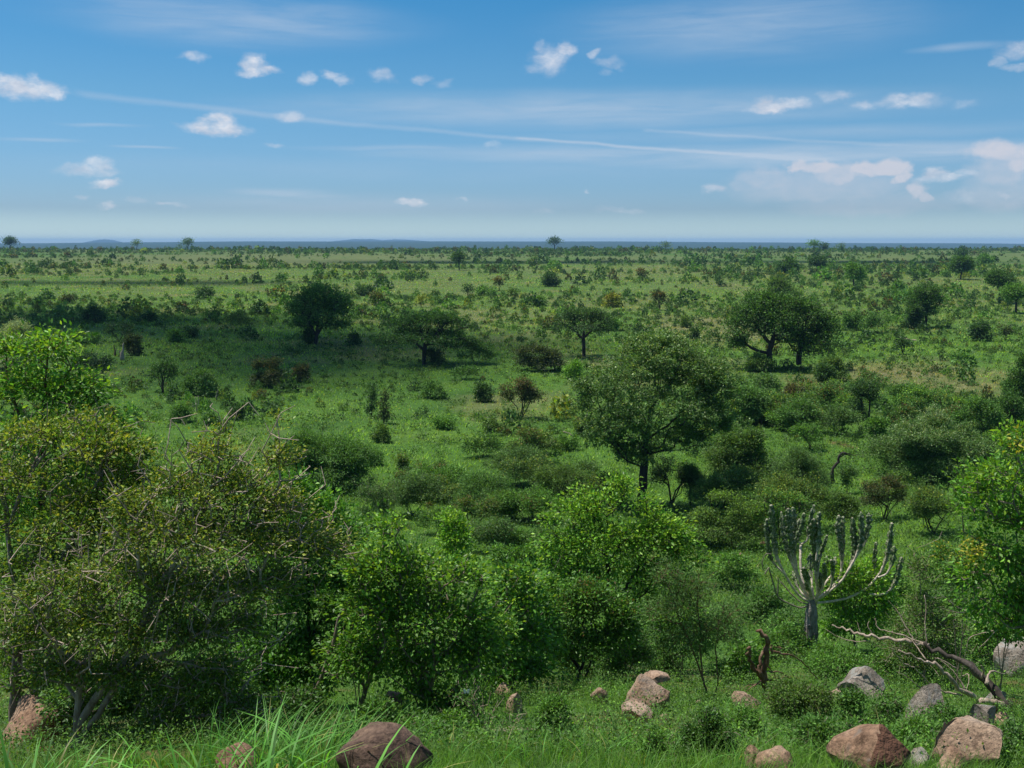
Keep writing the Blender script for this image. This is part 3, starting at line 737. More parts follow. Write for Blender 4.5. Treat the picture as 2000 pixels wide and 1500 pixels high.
# ------------------------------------------------------------------ shrubs one can point to
BUSH = [
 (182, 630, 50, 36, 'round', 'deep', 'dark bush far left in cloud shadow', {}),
 (232, 668, 60, 44, 'multi', 'deep', 'dark leafy bush growing above the pale dead stump', {}),
 (262, 694, 30, 44, 'round', 'brown', 'dark bush close against right side of pale dead stump', {}),
 (178, 722, 80, 40, 'round', 'deep', 'wide dark bush left of the pale dead stump', {}),
 (165, 672, 60, 34, 'round', 'mid', 'soft green bush behind the wide dark bush on left', {}),
 (318, 767, 58, 78, 'multi', 'dark', 'tall dark two-lobed bush on the left shaded grass', {}),
 (393, 772, 66, 52, 'round', 'leafy', 'paler green bush right of the tall two-lobed bush', {}),
 (524, 757, 68, 64, 'round', 'brown', 'reddish-brown tinted dark bush on the shaded grass', dict(tipcol='rust', tipprob=.2)),
 (584, 746, 44, 42, 'round', 'brown', 'smaller brownish bush just right of the reddish-brown bush', dict(tipcol='rust', tipprob=.3)),
 (352, 824, 44, 42, 'round', 'mid', 'fresh green round bush beside bare grey sticks', dict(leafpx=(2.8, 1.4))),
 (462, 820, 34, 32, 'round', 'deep', 'small dark bush on lit grass right of bare sticks', {}),
 (412, 830, 34, 22, 'round', 'leafy', 'small leafy bush left of the small dark bush', {}),
 (213, 836, 40, 48, 'round', 'olive', 'dull bush with rusty shoots behind the left thorny shrubs', dict(tipcol='rust', tipprob=.5)),
 (604, 672, 22, 34, 'round', 'deep', 'dark bush tucked against the round tree\'s trunk', {}),
 (690, 675, 26, 26, 'round', 'deep', 'dark bush right of the round dark tree', {}),
 (580, 692, 46, 20, 'airy', 'grey', 'grey leafless-looking low scrub in front of the round tree', {}),
 (852, 712, 42, 34, 'round', 'deep', 'black-green bush under the flat-topped tree crown', {}),
 (930, 712, 90, 52, 'airy', 'leafy', 'loose green thicket right of the flat-topped tree', {}),
 (1052, 724, 104, 62, 'round', 'brown', 'wide dark brownish thicket left of the small umbrella tree', {}),
 (1120, 740, 36, 38, 'round', 'bright', 'bright green rounded bush in front of the small umbrella tree', dict(leafpx=(2.6, 1.3))),
 (1197, 646, 26, 24, 'round', 'mid', 'light green bush touching the small umbrella tree\'s right side', {}),
 (1018, 818, 92, 82, 'multi', 'brown', 'multi-stemmed bush with orange-brown new leaves on top', dict(tipcol='rust', tipprob=.8)),
 (968, 848, 44, 36, 'round', 'olive', 'low olive bush at foot of the orange-topped bush', {}),
 (726, 814, 24, 60, 'upright', 'deep', 'left one of two narrow upright bushes on lit grass', {}),
 (750, 828, 26, 66, 'upright', 'brown', 'right one of two narrow upright bushes, browner and leaning', {}),
 (745, 864, 34, 36, 'round', 'olive', 'small mottled bush below the two upright bushes', {}),
 (866, 838, 40, 28, 'round', 'mid', 'low bright bush left of the orange-topped bush', {}),
 (846, 778, 52, 36, 'round', 'leafy', 'green bush cluster in front of the flat-topped tree', {}),
 (942, 786, 32, 40, 'round', 'deep', 'dark bush left of the orange-topped bush', {}),
 (905, 742, 56, 30, 'airy', 'leafy', 'faint feathery bush in the cloud shadow edge', {}),
 (862, 934, 32, 34, 'upright', 'olive', 'cone-shaped small bush alone on bright grass', {}),
 (786, 916, 22, 28, 'round', 'olive', 'tiny brownish bush left of the cone-shaped bush', dict(tipcol='rust', tipprob=.3)),
 (727, 910, 34, 34, 'round', 'mid', 'small green bush by the large feathery bush', {}),
 (630, 960, 185, 140, 'round', 'leafy', 'large feathery dark green bush above the glossy shrub', dict(leafpx=(4.4, 1.4), cov=5.5, tipcol='mid', tipprob=.5, cull=.12)),
 (1008, 950, 120, 84, 'airy', 'grey', 'pale grey-green hazy thicket on the middle grass', dict(leafpx=(3.6, 1.3), cov=2.4)),
 (1090, 985, 110, 84, 'airy', 'olive', 'dry brownish thicket left of the tallest tree trunk', dict(leafpx=(3.6, 1.3), cov=2.2)),
 (940, 1000, 120, 80, 'airy', 'leafy', 'sparse feathery thicket below the pale hazy thicket', dict(leafpx=(3.6, 1.3), cov=2.0)),
 (800, 1010, 120, 90, 'airy', 'grey', 'sparse grey twiggy thicket right of the glossy shrub', dict(leafpx=(3.6, 1.2), cov=2.0)),
 (735, 1030, 80, 100, 'airy', 'grey', 'bare grey twiggy bush beside the large feathery bush', dict(leafpx=(3.4, 1.2), cov=1.2, wm='bark_grey')),
 (1110, 880, 40, 36, 'round', 'mid', 'green bush left of the tallest tree crown base', {}),
 (1150, 850, 60, 36, 'round', 'olive', 'speckled low bush under left edge of tallest tree', dict(tipcol='yellow', tipprob=.4)),
 (1457, 948, 150, 125, 'round', 'olive', 'big domed bush with black shade beneath, right of the tallest tree', dict(tipcol='leafy', tipprob=.5, leafpx=(3.8, 2.2), cov=3.6)),
 (1420, 900, 90, 80, 'round', 'grey', 'grey-green bush behind the big domed bush', dict(cov=3.0)),
 (1312, 985, 90, 120, 'multi', 'deep', 'dark thin undergrowth around the tallest tree\'s trunk', dict(cov=1.7)),
 (1349, 988, 56, 82, 'tree', 'grey', 'small round grey-green tree with short forked trunk', dict(leafpx=(3, 1.3), cov=3.4)),
 (1355, 1064, 76, 62, 'round', 'deep', 'dark bush in front of the tallest tree at mid slope', dict(cov=2.4)),
 (1423, 1000, 14, 52, 'upright', 'olive', 'thin upright sapling on the grass below the domed bush', dict(cov=1.2)),
 (1565, 990, 120, 120, 'airy', 'grey', 'hazy grey bush behind the candelabra tree', dict(leafpx=(3.4, 1.1), cov=3.0)),
 (1500, 1010, 120, 70, 'airy', 'leafy', 'loose green bush left behind the candelabra tree', dict(cov=1.8)),
 (1450, 830, 110, 90, 'airy', 'leafy', 'tall loose thicket right of the tallest tree crown', dict(cov=3.0)),
 (1557, 812, 54, 68, 'multi', 'brown', 'bush with rusty brown flush below the twin-crowned tree', dict(tipcol='rust', tipprob=.7)),
 (1622, 800, 52, 52, 'round', 'leafy', 'green bush with brown top right of the rusty bush', dict(tipcol='rust', tipprob=.4)),
 (1585, 826, 36, 46, 'round', 'yellow', 'yellowish bush between the rusty and brown-topped bushes', {}),
 (1640, 850, 90, 60, 'airy', 'grey', 'fine grey-green bush left of the tall dark column bush', dict(cov=2.6)),
 (1692, 845, 76, 108, 'multi', 'deep', 'tall dark column-like bush on the right with hollow base', {}),
 (1712, 862, 50, 50, 'round', 'mid', 'fresh green bush at foot of the tall dark column bush', {}),
 (1765, 800, 70, 60, 'airy', 'leafy', 'open green bush with bare twigs on the right straw edge', {}),
 (1480, 726, 60, 36, 'round', 'olive', 'low bush left of the twin-crowned tree trunk', {}),
 (1625, 745, 64, 52, 'round', 'olive', 'olive bush under the right end of the twin-crowned tree', {}),
 (1612, 750, 34, 44, 'round', 'deep', 'black-green bush against the twin-crowned tree\'s drooping end', {}),
 (1500, 770, 60, 40, 'airy', 'grey', 'greyish scrub in front of the twin-crowned tree trunk', {}),
 (1820, 938, 215, 130, 'round', 'grey', 'largest grey-green dome bush on the right slope foot', dict(leafpx=(4.4, 1.4), cov=5, tipcol='silver', tipprob=.35, cull=.12)),
 (1905, 880, 110, 110, 'round', 'leafy', 'green thicket behind the largest grey-green dome bush', dict(cov=3.2)),
 (1960, 850, 90, 100, 'round', 'dark', 'dark thicket at the right edge above the yellow-tipped tree', {}),
 (1885, 816, 60, 54, 'round', 'mid', 'mixed bush with bright tips on right above dome bush', dict(tipcol='lime', tipprob=.5)),
 (1726, 1014, 96, 88, 'multi', 'brown', 'dark-stemmed brown bush tree behind candelabra tree on right', dict(tipcol='rust', tipprob=.35, cov=2.8)),
 (1822, 1044, 130, 96, 'multi', 'olive', 'olive multi-stemmed bush tree right of the brown one', dict(tipcol='yellow', tipprob=.3, cov=2.8)),
 (1905, 1010, 90, 90, 'multi', 'olive', 'dull olive bush partly hidden by the yellow-tipped tree', dict(cov=2.6)),
 (1640, 1012, 80, 60, 'round', 'olive', 'low olive bush directly behind the candelabra arms', dict(cov=2.6)),
 (1785, 642, 40, 46, 'round', 'deep', 'black-green bush below the dense round right-hand tree', {}),
 (1915, 666, 44, 40, 'round', 'deep', 'dark round bush on the right plain near the edge', {}),
 (1963, 664, 26, 34, 'multi', 'brown', 'small dark bush on a stem near the right edge', {}),
 (1763, 692, 30, 34, 'multi', 'deep', 'slim dark bush beside the fallen grey log', {}),
 (1665, 645, 36, 44, 'round', 'leafy', 'upright green bush right of the twin-crowned tree', {}),
 (1710, 650, 60, 40, 'airy', 'leafy', 'loose mixed bush left of the dense round right-hand tree', {}),
 (1288, 606, 26, 46, 'multi', 'brown', 'reddish-topped narrow bush on the plain above the tallest tree', dict(tipcol='rust', tipprob=.7)),
 (1195, 600, 34, 26, 'round', 'yellow', 'yellow-green rounded bush above the small umbrella tree', dict(tipcol='rust', tipprob=.3)),
 (1002, 590, 22, 30, 'multi', 'olive', 'greyish upright bush on open plain left of yellow-green bush', {}),
 (1052, 598, 24, 22, 'round', 'mid', 'small dark-footed green bush on open plain', {}),
 (740, 596, 34, 28, 'round', 'olive', 'dark bush with orange tips right of the round dark tree', dict(tipcol='rust', tipprob=.5)),
 (823, 600, 20, 24, 'multi', 'yellow', 'small yellowish bush on a stem above the flat-topped tree', {}),
 (712, 578, 36, 22, 'round', 'deep', 'dark low bush right above the round dark tree', {}),
 (950, 578, 36, 20, 'round', 'mid', 'flat green bush on the middle plain', {}),
 (915, 582, 18, 26, 'multi', 'deep', 'thin dark bush left of the flat green bush', {}),
 (975, 568, 22, 28, 'multi', 'brown', 'rusty bush on the middle plain above flat green bush', dict(tipcol='rust', tipprob=.8)),
 (1254, 549, 20, 24, 'multi', 'brown', 'orange-brown small tree on far plain right of centre', dict(tipcol='rust', tipprob=.9)),
 (398, 578, 34, 17, 'round', 'deep', 'dark low bush far out on the left plain', {}),
 (468, 630, 54, 22, 'round', 'olive', 'flat olive bush in shade left of the round dark tree', {}),
 (290, 628, 26, 22, 'round', 'deep', 'small dark bush at shade edge of the left plain', {}),
 (130, 592, 26, 16, 'round', 'brown', 'tiny brown bush on far left plain', {}),
 (348, 668, 40, 26, 'round', 'mid', 'soft green bush on shaded grass right of the dead stump', {}),
 (374, 660, 26, 22, 'round', 'deep', 'dark small bush beside the soft green shaded bush', {}),
 (22, 722, 110, 94, 'round', 'silver', 'silvery grey bush at the left edge', dict(leafpx=(3.4, 1.2), cov=4.2, tipcol='silver', tipprob=.8)),
 (125, 760, 60, 40, 'round', 'deep', 'dark bush just right of the bright left tree', {}),
 (1988, 800, 50, 110, 'round', 'dark', 'tall dark bush cut by the right edge beside straw grass', {}),
 (1655, 965, 30, 60, 'airy', 'grey', 'wispy grey sapling bush right of the hazy grey bush', {}),
 (1340, 640, 14, 22, 'round', 'olive', 'tiny bush in the straw patch left of twin-crowned tree', {}),
 (1355, 662, 18, 24, 'round', 'deep', 'little dark bush at lower edge of the straw patch', {}),
]
for i, (cx, by, w, h, sh, pal, lab, kw) in enumerate(BUSH):
    kw = dict(kw); kw.setdefault('leafpx', (3.2, 2.0))
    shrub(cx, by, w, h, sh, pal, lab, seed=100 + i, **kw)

# ------------------------------------------------------------------ scattered shrubs (prototypes copied) and the far bush
def proto(kind, seed):
    rng = np.random.default_rng(seed)
    shp, pal, tip, tp = kind
    n = {'round': 34, 'multi': 26, 'upright': 24, 'low': 26}[shp]
    if shp == 'round': A = unit(rng.normal(0, 1, (n, 3))) * (.5 + .5 * rng.random((n, 1))); A = np.abs(A) * [1, 1, 1] * np.sign(A * [1, 1, 0] + [0, 0, 1]); A = A * [.5, .5, .85] + [0, 0, .12]
    if shp == 'low': A = unit(rng.normal(0, 1, (n, 3))) * (.3 + .7 * rng.random((n, 1))); A[:, 2] = np.abs(A[:, 2]); A = A * [.8, .8, .7] + [0, 0, .1]
    if shp == 'multi': A = rng.normal(0, .26, (n, 3)); A[:, 2] = .35 + .6 * rng.random(n)
    if shp == 'upright': A = rng.normal(0, .13, (n, 3)); A[:, 2] = .08 + .9 * rng.random(n)
    sk = Skel(); sk.line([np.zeros(3), np.array([rng.normal(0, .03), rng.normal(0, .03), .25])], rng, .15, .05, attach=False)
    for _ in range(3): sk.line([np.array([rng.normal(0, .08), rng.normal(0, .08), 0]), A[rng.integers(n)]], rng, .2, .1)
    sk.grow(A, rng, .35, .25, .15)
    V, Fc = sk.geo(.035, .006, .5, .02)
    sm = mesh_from(V, Fc, 'stems', M['bark_dark'])
    LV, LF, LC = leaves_for(rng, A, unit(A - [0, 0, .2]), 11, .12, .07, pal, .09, None, tip, tp, .1, (0, 1))
    return sm, mesh_from(LV, LF, 'foliage', M['leaf'], LC, smooth=False)
KINDS = {
 'dark green': ('round', 'deep', None, 0), 'mid green': ('round', 'mid', 'lime', .2), 'olive': ('round', 'olive', 'yellow', .3), 'rusty-tipped': ('multi', 'brown', 'rust', .8),
 'thin grey-green': ('low', 'grey', None, 0), 'upright dark': ('upright', 'deep', 'olive', .3), 'yellowish': ('low', 'yellow', 'lime', .3), 'leggy green': ('multi', 'leafy', None, 0)}
PROT = {k: [proto(v, 500 + 10 * i + j) for j in range(3)] for i, (k, v) in enumerate(KINDS.items())}
def zone(px, py):
    row = 0 if py < 625 else 1 if py < 755 else 2
    c = 0 if px < 560 else 1 if px < 1010 else 2 if px < 1430 else 3
    return [['on the far left plain beyond the pale dead stump', 'on the far plain behind the round and flat-topped trees', 'on the far plain behind the small umbrella tree', 'on the far right plain behind the twin-crowned tree'],
            ['in the shade between pale dead stump and round tree', 'around the foot of the flat-topped tree', 'between the small umbrella tree and twin-crowned tree', 'on the right plain beside the straw grass'],
            ['on the grass above the left thorny shrubs', 'on bright grass between thorny shrubs and tallest tree', 'around the trunk of the tallest tree', 'between the dome bushes behind the candelabra tree']][row][c]
def place_generic(n, seed):
    rng = np.random.default_rng(seed); done = 0; used = []
    names = list(KINDS)
    boxes = [(b[0], b[1], b[2], b[3]) for b in BUSH]
    tries = 0
    while done < n and tries < n * 30:
        tries += 1
        px = rng.uniform(5, 1995); py = 528 + 470 * rng.random() ** 1.7
        if py > 800 and px < 560: continue
        if py > 900 and px < 700: continue
        if any(abs(px - b[0]) < b[2] * .5 and b[1] - b[3] * .4 < py < b[1] + 8 for b in boxes): continue
        p = hit(px, py)
        cl = fbm(p[0] / 30, p[1] / 40, 77, 3)
        right = np.clip((px - 900) / 1100, 0, 1)
        if rng.random() > .25 + .75 * np.clip((cl - .44 + .12 * right) * 10, 0, 1): continue
        dr = dryness(p[0], p[1])
        if dr > .35 and rng.random() < .6: continue
        wts = np.array([3, 2, 2, 1.0, 2.2, 1.6, .6, 1.6])
        k = names[rng.choice(len(names), p=wts / wts.sum())]
        h = rng.choice([.45, .8, 1.3, 2.0], p=[.34, .36, .22, .08]) * rng.uniform(.8, 1.25)
        if p[1] < 90: h = min(h, .9)
        wd = h * rng.uniform(.8, 1.3)
        sm, fm = PROT[k][rng.integers(3)]
        o = obj('shrub', None, None, p - np.array([0, 0, .04])); o.rotation_euler = (0, 0, rng.uniform(0, 6.28)); o.scale = (wd, wd, h)
        sz = 'knee-high' if h < .62 else 'waist-high' if h < 1.05 else 'head-high' if h < 1.65 else 'tall'
        tag(o, f'{sz} {k} shrub {zone(px, py)}', 'shrub', f'{sz} {k} shrubs {zone(px, py)}')
        a = obj('stems', sm, o); b = obj('foliage', fm, o)
        t = rng.uniform(.8, 1.2); b.color = (t * rng.uniform(.9, 1.12), t, t * rng.uniform(.85, 1.1), 1)
        done += 1
    return done
place_generic(88, 3)
# merging thickets on the middle ground
def thickets(polys, seed):
    rng = np.random.default_rng(seed); k = 0
    for (x0, x1, y0, y1, n, where) in polys:
        for _ in range(n):
            cx = rng.uniform(x0, x1); by = rng.uniform(y0, y1); sc = .55 + .9 * (by - 700) / 400
            if 1570 < cx < 1690 and by > 880: continue
            w = rng.uniform(50, 130) * sc; h = w * rng.uniform(.45, .8)
            pal, word = [('leafy', 'green'), ('mid', 'fresh green'), ('grey', 'greyish'), ('olive', 'olive')][rng.integers(4)]
            sh = ['airy', 'round', 'airy', 'multi'][rng.integers(4)]
            lab = f'{word} ragged bush in the thicket {where}'
            shrub(cx, by, w, h, sh, pal, lab, seed=700 + k, group=f'{word} ragged bushes {where}', leafpx=(3.6, 1.9), cov={'airy': 1.8, 'round': 2.6, 'multi': 2.2}[sh], tipcol=[None, 'lime', 'rust', 'yellow'][rng.integers(4)], tipprob=.3); k += 1
thickets([(880, 1230, 880, 1090, 13, 'left of the tallest tree trunk'), (1400, 1990, 800, 960, 17, 'between the big domed bush and the right edge'), (1390, 1660, 960, 1090, 9, 'behind the candelabra arms'), (700, 900, 950, 1090, 6, 'right of the large feathery bush'), (1380, 1700, 770, 860, 8, 'below the twin-crowned tree')], 19)

def far_bush(n, y0, y1, seed, name, label, QN=64, LF_=.28):
    """bushes too many and too small to count, one object"""
    rng = np.random.default_rng(seed)
    protos = []
    for i, (pal, tip) in enumerate([('deep', None), ('mid', None), ('olive', 'yellow'), ('brown', 'rust'), ('leafy', None), ('grey', None), ('deep', None), ('olive', 'rust'), ('yellow', 'lime')]):
        for j in range(2):
            q = QN
            A = unit(rng.normal(0, 1, (q, 3))) * (.55 + .45 * rng.random((q, 1))); A[:, 2] = np.abs(A[:, 2]); A = A * [.55, .55, .9] + [0, 0, .08]
            D = unit(A + rng.normal(0, .5, (q, 3))); Nn = unit(rng.normal(0, 1, (q, 3)) + [0, 0, .8])
            col = palette(rng, q, PAL[pal])
            if tip: k = (A[:, 2] > .55) & (rng.random(q) < .45); col[k] = palette(rng, k.sum(), PAL[tip])
            protos.append(leaf_geo(A - D * .1, D, Nn, LF_, LF_ * .7, col))
    wts = np.array([3, 3, 2, 2, 2, 2, 2, 2, 2, 2, 1.5, 1.5, 3, 3, .6, .6, .5, .5]); wts /= wts.sum()
    Vs = []; Fs = []; Cs = []; o = 0
    m = n * 6
    Yd = np.sqrt(y0 ** 2 + (y1 ** 2 - y0 ** 2) * rng.random(m) ** 1.15); X = Yd * rng.uniform(-.68, .68, m)
    cl = fbm(X / 70, Yd / 60, 91, 4); edge = np.clip((Yd - 1050) / 400, 0, 1)
    dr = dryness(X, Yd)
    keep = rng.random(m) < np.clip((cl - .47) * 11 + edge * .8 + .1, .05, 1) * (1 - .75 * np.clip(dr * 1.6, 0, 1) * (1 - edge))
    X = X[keep][:n]; Yd = Yd[keep][:n]; n = len(X)
    Z = height(X, Yd); pk = rng.choice(len(protos), n, p=wts)
    h = rng.choice([1.0, 1.6, 2.3, 3.4, 5.5], n, p=[.37, .31, .2, .09, .03]) * rng.uniform(.75, 1.3, n)
    h = np.where(Yd < 420, h * .75, h); h = np.where(Yd < 235, h * .6, h)
    w = h * rng.uniform(.65, 1.3, n); a = rng.uniform(0, 6.28, n); tint = rng.uniform(.75, 1.2, n)
    for pi in range(len(protos)):
        s = np.nonzero(pk == pi)[0]
        if not len(s): continue
        V, Fc, c = protos[pi]
        ca, sa = np.cos(a[s])[:, None], np.sin(a[s])[:, None]
        x = (V[None, :, 0] * ca - V[None, :, 1] * sa) * w[s, None] + X[s, None]
        y = (V[None, :, 0] * sa + V[None, :, 1] * ca) * w[s, None] + Yd[s, None]
        z = V[None, :, 2] * h[s, None] + Z[s, None]
        Vs.append(np.stack([x, y, z], -1).reshape(-1, 3))
        Fs.append((Fc[None] + (np.arange(len(s)) * len(V))[:, None, None]).reshape(-1, 3) + o); o += len(V) * len(s)
        Cs.append((c[None] * tint[s, None, None]).reshape(-1, 3))
    me = mesh_from(np.concatenate(Vs), np.concatenate(Fs), name, M['leaf'], np.concatenate(Cs), smooth=False)
    return tag(obj(name, me), label, 'bushes', kind='stuff')
far_bush(3400, 215, 620, 8, 'scattered_bushes', 'countless small bushes dotting the middle of the plain', 130, .2)
far_bush(1500, 66, 235, 10, 'low_bushes', 'small bushes speckling the nearer plain', 170, .17)
far_bush(15000, 600, 1560, 9, 'far_bushes', 'dense far bushes merging into a dark line at the plain\'s edge')
#@@SECTION4
# ------------------------------------------------------------------ foreground thickets (lobes in photo pixels at their own distance)
def G(px, py, Y):
    p = at(px, py, Y); p[2] = height(p[0], p[1]); return p
def fplant(name, label, cat, Y, base_px, lobes, stems_px, pal, leafpx, cov, **kw):
    b = G(base_px[0], base_px[1], Y)
    st = []
    for i, s in enumerate(stems_px):
        pts = [at(p[0], p[1], Y + (p[2] if len(p) > 2 else 0)) for p in s]
        if i == 0: pts[0] = b - np.array([0, 0, .1])
        elif kw.get('grounded', ()) and i in kw['grounded']:
            g = pts[0].copy(); g[2] = min(g[2], height(g[0], g[1])) - .05; pts[0] = g
        st.append(pts)
    kw.pop('grounded', None)
    kw.setdefault('R0', .05); kw.setdefault('rt', .0035); kw.setdefault('step', .22)
    return plant(name, label, cat, b, lobes, Y, st, cov * 2.0, leafpx, kw.pop('m', 9), pal, **kw)

fplant('tree', 'bright glossy green tree at the left edge topped by a leafy spur', 'tree', 16, (60, 1330),
       [(95, 692, 40, 40), (128, 662, 20, 24), (60, 765, 80, 50, .3), (160, 775, 50, 55), (12, 690, 22, 40), (205, 850, 48, 42), (100, 860, 110, 60, -.3), (30, 900, 90, 70, .4), (232, 885, 30, 26), (170, 930, 70, 50), (60, 1000, 90, 60)],
       [[(60, 1330), (70, 1100), (85, 950), (88, 820)], [(85, 950), (150, 870), (200, 840)], [(88, 820), (88, 740), (95, 680), (125, 640)], [(85, 900), (40, 820), (20, 760)], [(88, 780), (140, 720)], [(150, 870), (165, 800), (160, 790)]],
       [(.04, .1, .016), (.06, .14, .022), (.09, .18, .03)], (11, 4.6), 2.0, lm='gloss', wm='bark_red', tipcol='lime', tipprob=.55, seed=21, R0=.07, spread=.11, droop=.45, m=9, cull=.27)
fplant('shrub', 'yellowish thorny shrub with dark trunk at the lower left edge', 'shrub', 12.6, (22, 1400),
       [(60, 855, 60, 32), (150, 848, 80, 38, .3), (205, 885, 75, 45, -.2), (90, 940, 100, 60), (235, 945, 55, 60, .3), (15, 1000, 50, 80), (130, 1035, 110, 70, -.4), (272, 885, 26, 24), (60, 1120, 80, 60), (190, 1000, 70, 60), (290, 960, 30, 40), (50, 1220, 90, 60), (160, 1130, 90, 60), (240, 1050, 70, 60), (120, 1240, 90, 60, .4), (60, 1320, 80, 50, .5), (200, 1330, 80, 50, .6)],
       [[(22, 1400), (35, 1260), (28, 1130), (15, 1040), (40, 960), (90, 880)], [(35, 1260), (110, 1120), (165, 1000), (210, 900)], [(40, 960), (70, 900), (150, 850)], [(15, 1040), (0, 930), (5, 850)], [(165, 1000), (240, 940), (285, 880)]],
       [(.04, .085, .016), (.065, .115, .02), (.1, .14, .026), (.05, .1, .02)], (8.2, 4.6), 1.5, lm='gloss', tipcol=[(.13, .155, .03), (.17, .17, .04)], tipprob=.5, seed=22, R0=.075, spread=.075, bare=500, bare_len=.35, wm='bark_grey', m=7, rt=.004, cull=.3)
fplant('shrub', 'big thorny shrub with tangled grey branches and sparse small leaves', 'shrub', 10.8, (120, 1475),
       [(428, 850, 17, 26), (412, 895, 42, 34, .2), (546, 835, 8, 30), (550, 900, 26, 34), (345, 955, 50, 44, -.3), (445, 965, 75, 55), (540, 995, 60, 48, .3), (300, 1040, 85, 55), (420, 1060, 105, 65, -.4), (560, 1060, 90, 42), (640, 1078, 55, 32), (240, 1130, 105, 60, .2),
        (120, 1160, 90, 60), (380, 1160, 105, 65, .3), (520, 1150, 75, 50, -.3), (60, 1235, 65, 50), (185, 1230, 95, 50, -.3), (335, 1245, 85, 55), (455, 1235, 75, 50), (255, 1320, 75, 45), (410, 1330, 85, 55, .3), (120, 1320, 60, 50), (330, 1395, 55, 40), (470, 1390, 60, 40), (255, 1000, 40, 40)],
       [[(120, 1475), (160, 1405), (210, 1330), (262, 1265), (320, 1150)], [(150, 1470), (150, 1400), (155, 1340), (160, 1300)], [(135, 1470), (190, 1400), (240, 1320), (280, 1285), (330, 1275)],
        [(262, 1265), (295, 1175), (320, 1130), (342, 1100), (345, 1070), (340, 1020)], [(320, 1140), (370, 1085), (420, 1060), (470, 1040), (520, 1000), (548, 940), (546, 860)], [(342, 1100), (300, 1085), (288, 1070), (262, 1052), (230, 1050)],
        [(170, 1290), (190, 1265), (225, 1250)], [(226, 1255), (222, 1200), (213, 1175), (228, 1165)], [(175, 1280), (188, 1240), (198, 1200), (197, 1175)], [(345, 1070), (400, 1000), (425, 920), (428, 850)],
        [(300, 1175), (400, 1170), (450, 1195), (490, 1200)], [(170, 1480), (260, 1485), (300, 1440), (370, 1400)], [(250, 1420), (290, 1330), (300, 1260)], [(420, 1060), (500, 1075), (560, 1062), (640, 1060)], [(160, 1300), (110, 1260), (50, 1180), (20, 1150)], [(300, 1175), (200, 1130), (120, 1110)]],
       [(.034, .07, .016), (.058, .1, .022), (.09, .125, .026)], (7.4, 4.2), 1.7, lm='gloss', tipcol='yellow', tipprob=.85, seed=23, R0=.062, spread=.075, bare=1500, bare_len=.4, wm='bark_pale', m=5, rt=.0042, shell=.25, jit=.2, grounded=(1, 2, 11), maxtips=3600, cull=.14, expo=.42)
fplant('shrub', 'glossy deep green shrub behind the thorny one, with dark hollows', 'shrub', 15.2, (610, 1400),
       [(562, 958, 46, 36), (605, 1015, 75, 55), (645, 1075, 66, 55, .3), (560, 1080, 60, 60), (665, 1150, 60, 55, -.3), (600, 1175, 70, 60, .4), (690, 1225, 46, 55), (620, 1275, 80, 55), (540, 1270, 75, 60), (470, 1310, 70, 50, .5), (560, 1340, 90, 50)],
       [[(610, 1400), (605, 1250), (600, 1120), (590, 1000)], [(605, 1250), (660, 1150), (650, 1070)], [(605, 1300), (540, 1230), (550, 1100)]],
       [(.028, .078, .016), (.045, .115, .022), (.07, .15, .028)], (8.4, 4.4), 2.7, lm='gloss', tipcol='bright', tipprob=.3, seed=24, spread=.09, wm='bark_dark', cull=.26)
fplant('shrub', 'many-stemmed bright shrub in bottom centre with a pale leaning stem', 'shrub', 13.2, (850, 1450),
       [(755, 1112, 62, 46), (830, 1135, 65, 46, .3), (905, 1130, 50, 38), (725, 1190, 55, 55, -.2), (820, 1215, 85, 58), (915, 1205, 58, 48, .3), (760, 1285, 78, 55, .4), (875, 1295, 78, 55), (940, 1265, 40, 44), (820, 1365, 45, 45), (862, 1425, 44, 45), (700, 1120, 36, 46), (760, 1040, 22, 30), (690, 1290, 50, 50), (900, 1370, 36, 36)],
       [[(850, 1450), (838, 1380), (846, 1300), (850, 1200)], [(690, 1350), (735, 1290), (785, 1258), (840, 1240)], [(590, 1405), (632, 1310), (655, 1240), (662, 1205), (705, 1150), (735, 1120), (748, 1090)], [(838, 1380), (800, 1300), (760, 1200), (750, 1130)], [(735, 1290), (760, 1230), (770, 1190)], [(846, 1300), (900, 1250), (915, 1180)], [(870, 1450), (880, 1380), (870, 1330)]],
       [(.04, .095, .018), (.06, .13, .024), (.09, .17, .03)], (9.6, 5.2), 2.5, lm='gloss', tipcol='lime', tipprob=.45, seed=25, spread=.1, wm='bark_grey', grounded=(1, 2, 6), cull=.27, R0=.045, expo=.35)
fplant('shrub', 'large sunlit yellow-green shrub in the centre before the tallest tree', 'shrub', 25, (1190, 1300),
       [(1128, 1005, 44, 36), (1180, 978, 46, 34), (1243, 1002, 46, 36, .3), (1208, 952, 26, 20), (1100, 1080, 48, 46), (1172, 1065, 66, 55, -.3), (1262, 1065, 66, 46, .2), (1332, 1082, 42, 42), (1292, 1036, 46, 32), (1200, 1135, 85, 55), (1305, 1135, 56, 42, -.3), (1120, 1140, 56, 48), (1365, 1105, 22, 22), (1250, 1200, 60, 50), (1075, 1020, 18, 22)],
       [[(1190, 1300), (1192, 1200), (1185, 1100), (1185, 1010)], [(1192, 1200), (1250, 1100), (1290, 1050)], [(1192, 1210), (1130, 1110), (1120, 1030)], [(1250, 1110), (1330, 1090)]],
       [(.045, .105, .016), (.07, .15, .023), (.1, .19, .03)], (7.6, 4.0), 1.9, lm='gloss', tipcol='lime', tipprob=.75, seed=26, spread=.13, wm='bark_dark', R0=.07, cull=.3, rt=.005, step=.4)
